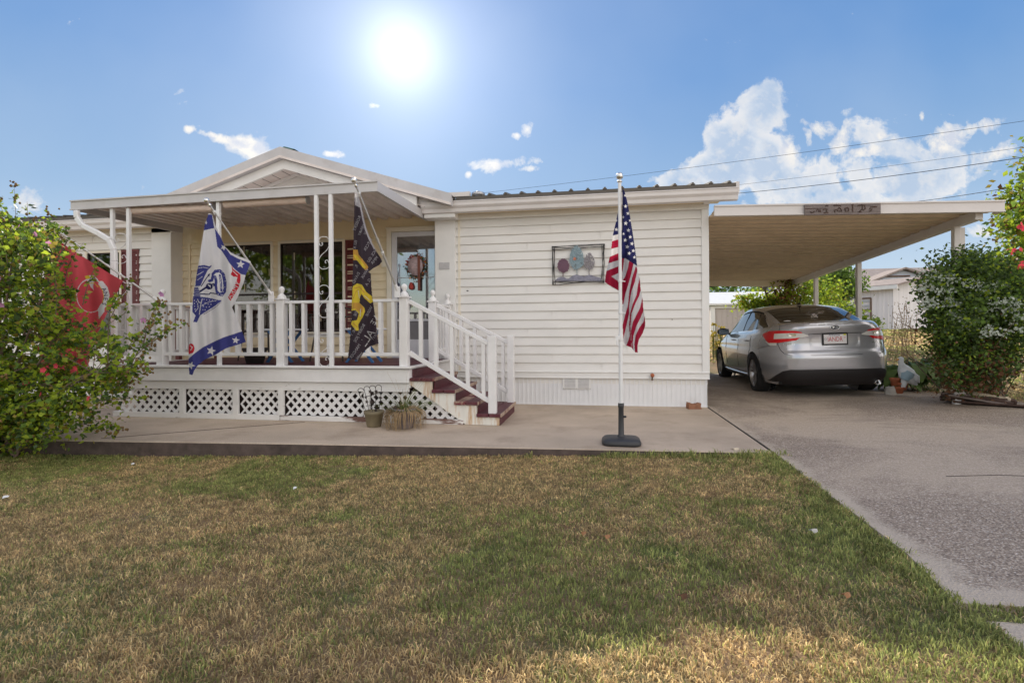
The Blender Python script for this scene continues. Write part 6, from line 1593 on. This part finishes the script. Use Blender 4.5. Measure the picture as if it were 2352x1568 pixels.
# ================================================================== SKY, SUN
REAR=1.2
SEL=R_(28.15); SAZ=TH+math.atan2(246,1176)   # left of +Y
sd=Vector((-math.sin(SAZ)*math.cos(SEL),math.cos(SAZ)*math.cos(SEL),math.sin(SEL)))
sl=bpy.data.lights.new('sun','SUN'); sl.energy=5.0; sl.angle=R_(.55); sl.color=(1,.90,.74)
so=bpy.data.objects.new('sun',sl); COL.objects.link(so); so.rotation_euler=sd.to_track_quat('Z','Y').to_euler(); so.location=(0,0,30)
w=bpy.data.worlds.new('World'); scn.world=w; w.use_nodes=True
t=NT(w); out=t.add('ShaderNodeOutputWorld'); bg=t.add('ShaderNodeBackground')
tc=t.add('ShaderNodeTexCoord').outputs['Generated']
nrm=t.add('ShaderNodeVectorMath',operation='NORMALIZE'); t.l.new(tc,nrm.inputs[0]); D=nrm.outputs[0]
def dot(v):
    n=t.add('ShaderNodeVectorMath',operation='DOT_PRODUCT'); t.l.new(D,n.inputs[0]); n.inputs[1].default_value=v; return n.outputs['Value']
fwd=dot((FX[0],FX[1],0)); rt=dot((RX[0],RX[1],0)); up=dot((0,0,1))
fs_=t.math('MAXIMUM',fwd,.05); U=t.math('DIVIDE',rt,fs_); V=t.math('DIVIDE',up,fs_)
front=t.add('ShaderNodeMapRange'); front.interpolation_type='SMOOTHSTEP'; t.l.new(fwd,front.inputs[0]); front.inputs[1].default_value=-.1; front.inputs[2].default_value=.35; front=front.outputs[0]
# clear sky by height above the horizon
sky=t.ramp(up,[(0,lin((.84,.89,.94))),(.08,lin((.78,.86,.93))),(.22,lin((.60,.735,.88))),(.42,lin((.43,.615,.84))),(.75,lin((.28,.49,.77))),(1,lin((.30,.50,.82)))])
nz=t.add('ShaderNodeTexSky',sky_type='NISHITA'); nz.sun_disc=False; nz.sun_elevation=SEL; nz.sun_rotation=-SAZ; nz.air_density=1; nz.dust_density=1.5
rear_=t.mix(1,nz.outputs[0],(.16,.16,.16),'MULTIPLY')
# clouds: soft masses placed on the sky, broken up by noise
cv=t.add('ShaderNodeCombineXYZ'); t.l.new(U,cv.inputs[0]); t.l.new(V,cv.inputs[1]); uv=cv.outputs[0]
n1=t.noise(7,7,.60,uv,.35); n2=t.noise(26,4,.6,uv,.2)
def blob(px,py,rx,ry,amp=1.,rot=0):
    u0=(px-1176)/1176; v0=(762-py)/1176; du=t.math('SUBTRACT',U,u0); dv=t.math('SUBTRACT',V,v0)
    c,s_=math.cos(R_(rot)),math.sin(R_(rot))
    a=t.math('ADD',t.math('MULTIPLY',du,c/(rx/1176)),t.math('MULTIPLY',dv,s_/(rx/1176)))
    b_=t.math('ADD',t.math('MULTIPLY',du,-s_/(ry/1176)),t.math('MULTIPLY',dv,c/(ry/1176)))
    r2=t.math('ADD',t.math('MULTIPLY',a,a),t.math('MULTIPLY',b_,b_))
    e=t.math('POWER',2.718,t.math('MULTIPLY',r2,-1.)); return t.math('MULTIPLY',e,amp)
def total(bl):
    x=bl[0]
    for q in bl[1:]: x=t.math('MAXIMUM',x,q)
    return x
big=total([blob(1745,260,75,75,1.1),blob(1690,330,80,90,1.15),blob(1660,400,110,70,1.1),blob(1590,425,110,40,1.),blob(1780,380,130,110,.95),blob(1880,400,150,90,.9),blob(2050,330,110,110,.72),blob(2080,420,230,90,.8),blob(1960,470,330,60,.78)])
small=total([blob(580,338,74,26,1.25,-16),blob(480,305,60,10,1.0,-16),blob(520,318,50,14,1.05,-12),blob(442,292,24,12,1.05),blob(866,242,22,10,.8,-10),blob(764,352,30,10,.95,-6),blob(1150,378,76,18,1.05,4),blob(1215,388,30,10,.8),blob(1078,400,12,12,.75),blob(1212,300,22,18,.75,50),blob(1190,312,14,10,.85),
   blob(1810,345,30,40,.95),blob(1900,300,60,26,.8),blob(1935,325,22,50,1.05,-20),blob(1860,320,14,32,.9),blob(1990,355,70,14,.9,10),blob(2028,318,14,12,.9),blob(2180,325,70,38,1.1,12),blob(2250,300,60,22,1.0,14),blob(2120,275,9,16,.8),blob(2300,360,60,20,.9,14),blob(130,510,60,18,.6),blob(60,470,60,40,.6),blob(2250,540,60,20,.7)])
dbig=t.math('ADD',big,t.math('MULTIPLY_ADD',n1,2.0,-1.0)); dbig=t.math('ADD',dbig,t.math('MULTIPLY_ADD',n2,.7,-.35))
mb_=t.ramp(dbig,[(.45,(0,0,0)),(.53,(.35,.35,.35)),(.62,(.78,.78,.78)),(.85,(.9,.9,.9))])
# brightness of the big mass: rims towards the sun
cb=t.ramp(dbig,[(.50,lin((.96,.96,.96))),(.66,lin((.97,.96,.95))),(.86,lin((.86,.89,.93))),(1.0,lin((.76,.82,.90)))])
n3=t.noise(11,5,.6,uv,.3); cb=t.mix(t.ramp(n3,[(.42,(0,0,0)),(.64,(.85,.85,.85))]),cb,lin((.71,.79,.89))); cb=t.mix(t.ramp(n2,[(.50,(0,0,0)),(.66,(.6,.6,.6))]),cb,lin((.95,.94,.93)))
dsm=t.math('ADD',small,t.math('MULTIPLY_ADD',t.noise(17,7,.66,uv,.5),2.0,-1.0)); dsm=t.math('ADD',dsm,t.math('MULTIPLY_ADD',t.noise(45,5,.6,uv,.2),.9,-.45))
ms=t.ramp(dsm,[(.42,(0,0,0)),(.62,(.45,.45,.45)),(.95,(.95,.95,.95))]); cs=t.ramp(n2,[(.35,lin((.84,.86,.91))),(.55,lin((.98,.965,.94)))])
haze=t.math('MULTIPLY',t.ramp(t.noise(1.6,4,.5,uv),[(.4,(0,0,0)),(.75,(1,1,1))]),.22)
f=t.mix(haze,sky,lin((.80,.86,.93)))
f=t.mix(mb_,f,cb); f=t.mix(ms,f,cs)
# glare round the sun, a property of the bright air there
sdot=t.math('MAXIMUM',dot(tuple(sd)),0.)
g1=t.math('POWER',sdot,480.); g2=t.math('POWER',sdot,75.); g3=t.math('POWER',sdot,14.)
g=t.math('ADD',t.math('MULTIPLY',g1,.50),t.math('ADD',t.math('MULTIPLY',g2,.33),t.math('MULTIPLY',g3,.17)))
gc=t.add('ShaderNodeVectorMath',operation='SCALE'); gc.inputs[0].default_value=(1,.97,.92); t.l.new(g,gc.inputs['Scale'])
ad=t.add('ShaderNodeVectorMath',operation='ADD'); t.l.new(f,ad.inputs[0]); t.l.new(gc.outputs[0],ad.inputs[1])
# behind the viewer: sky with bright cloud added to fill the shaded facade
rc=t.mix(t.ramp(t.noise(1.3,5,.6,D),[(.35,(0,0,0)),(.6,(1,1,1))]),rear_,(1.53,1.44,1.36))
rc=t.mix(1,rc,(REAR,REAR,REAR),'MULTIPLY')
fin=t.mix(front,rc,ad.outputs[0])
t.l.new(fin,bg.inputs[0]); bg.inputs[1].default_value=.80; t.l.new(bg.outputs[0],out.inputs[0])
scn.view_settings.view_transform='Standard'; scn.view_settings.look='None'; scn.view_settings.exposure=.33; scn.view_settings.gamma=1
w.cycles.sampling_method='NONE'; scn.cycles.max_bounces=6; scn.cycles.transparent_max_bounces=16; scn.cycles.sample_clamp_indirect=6; scn.cycles.use_denoising=True
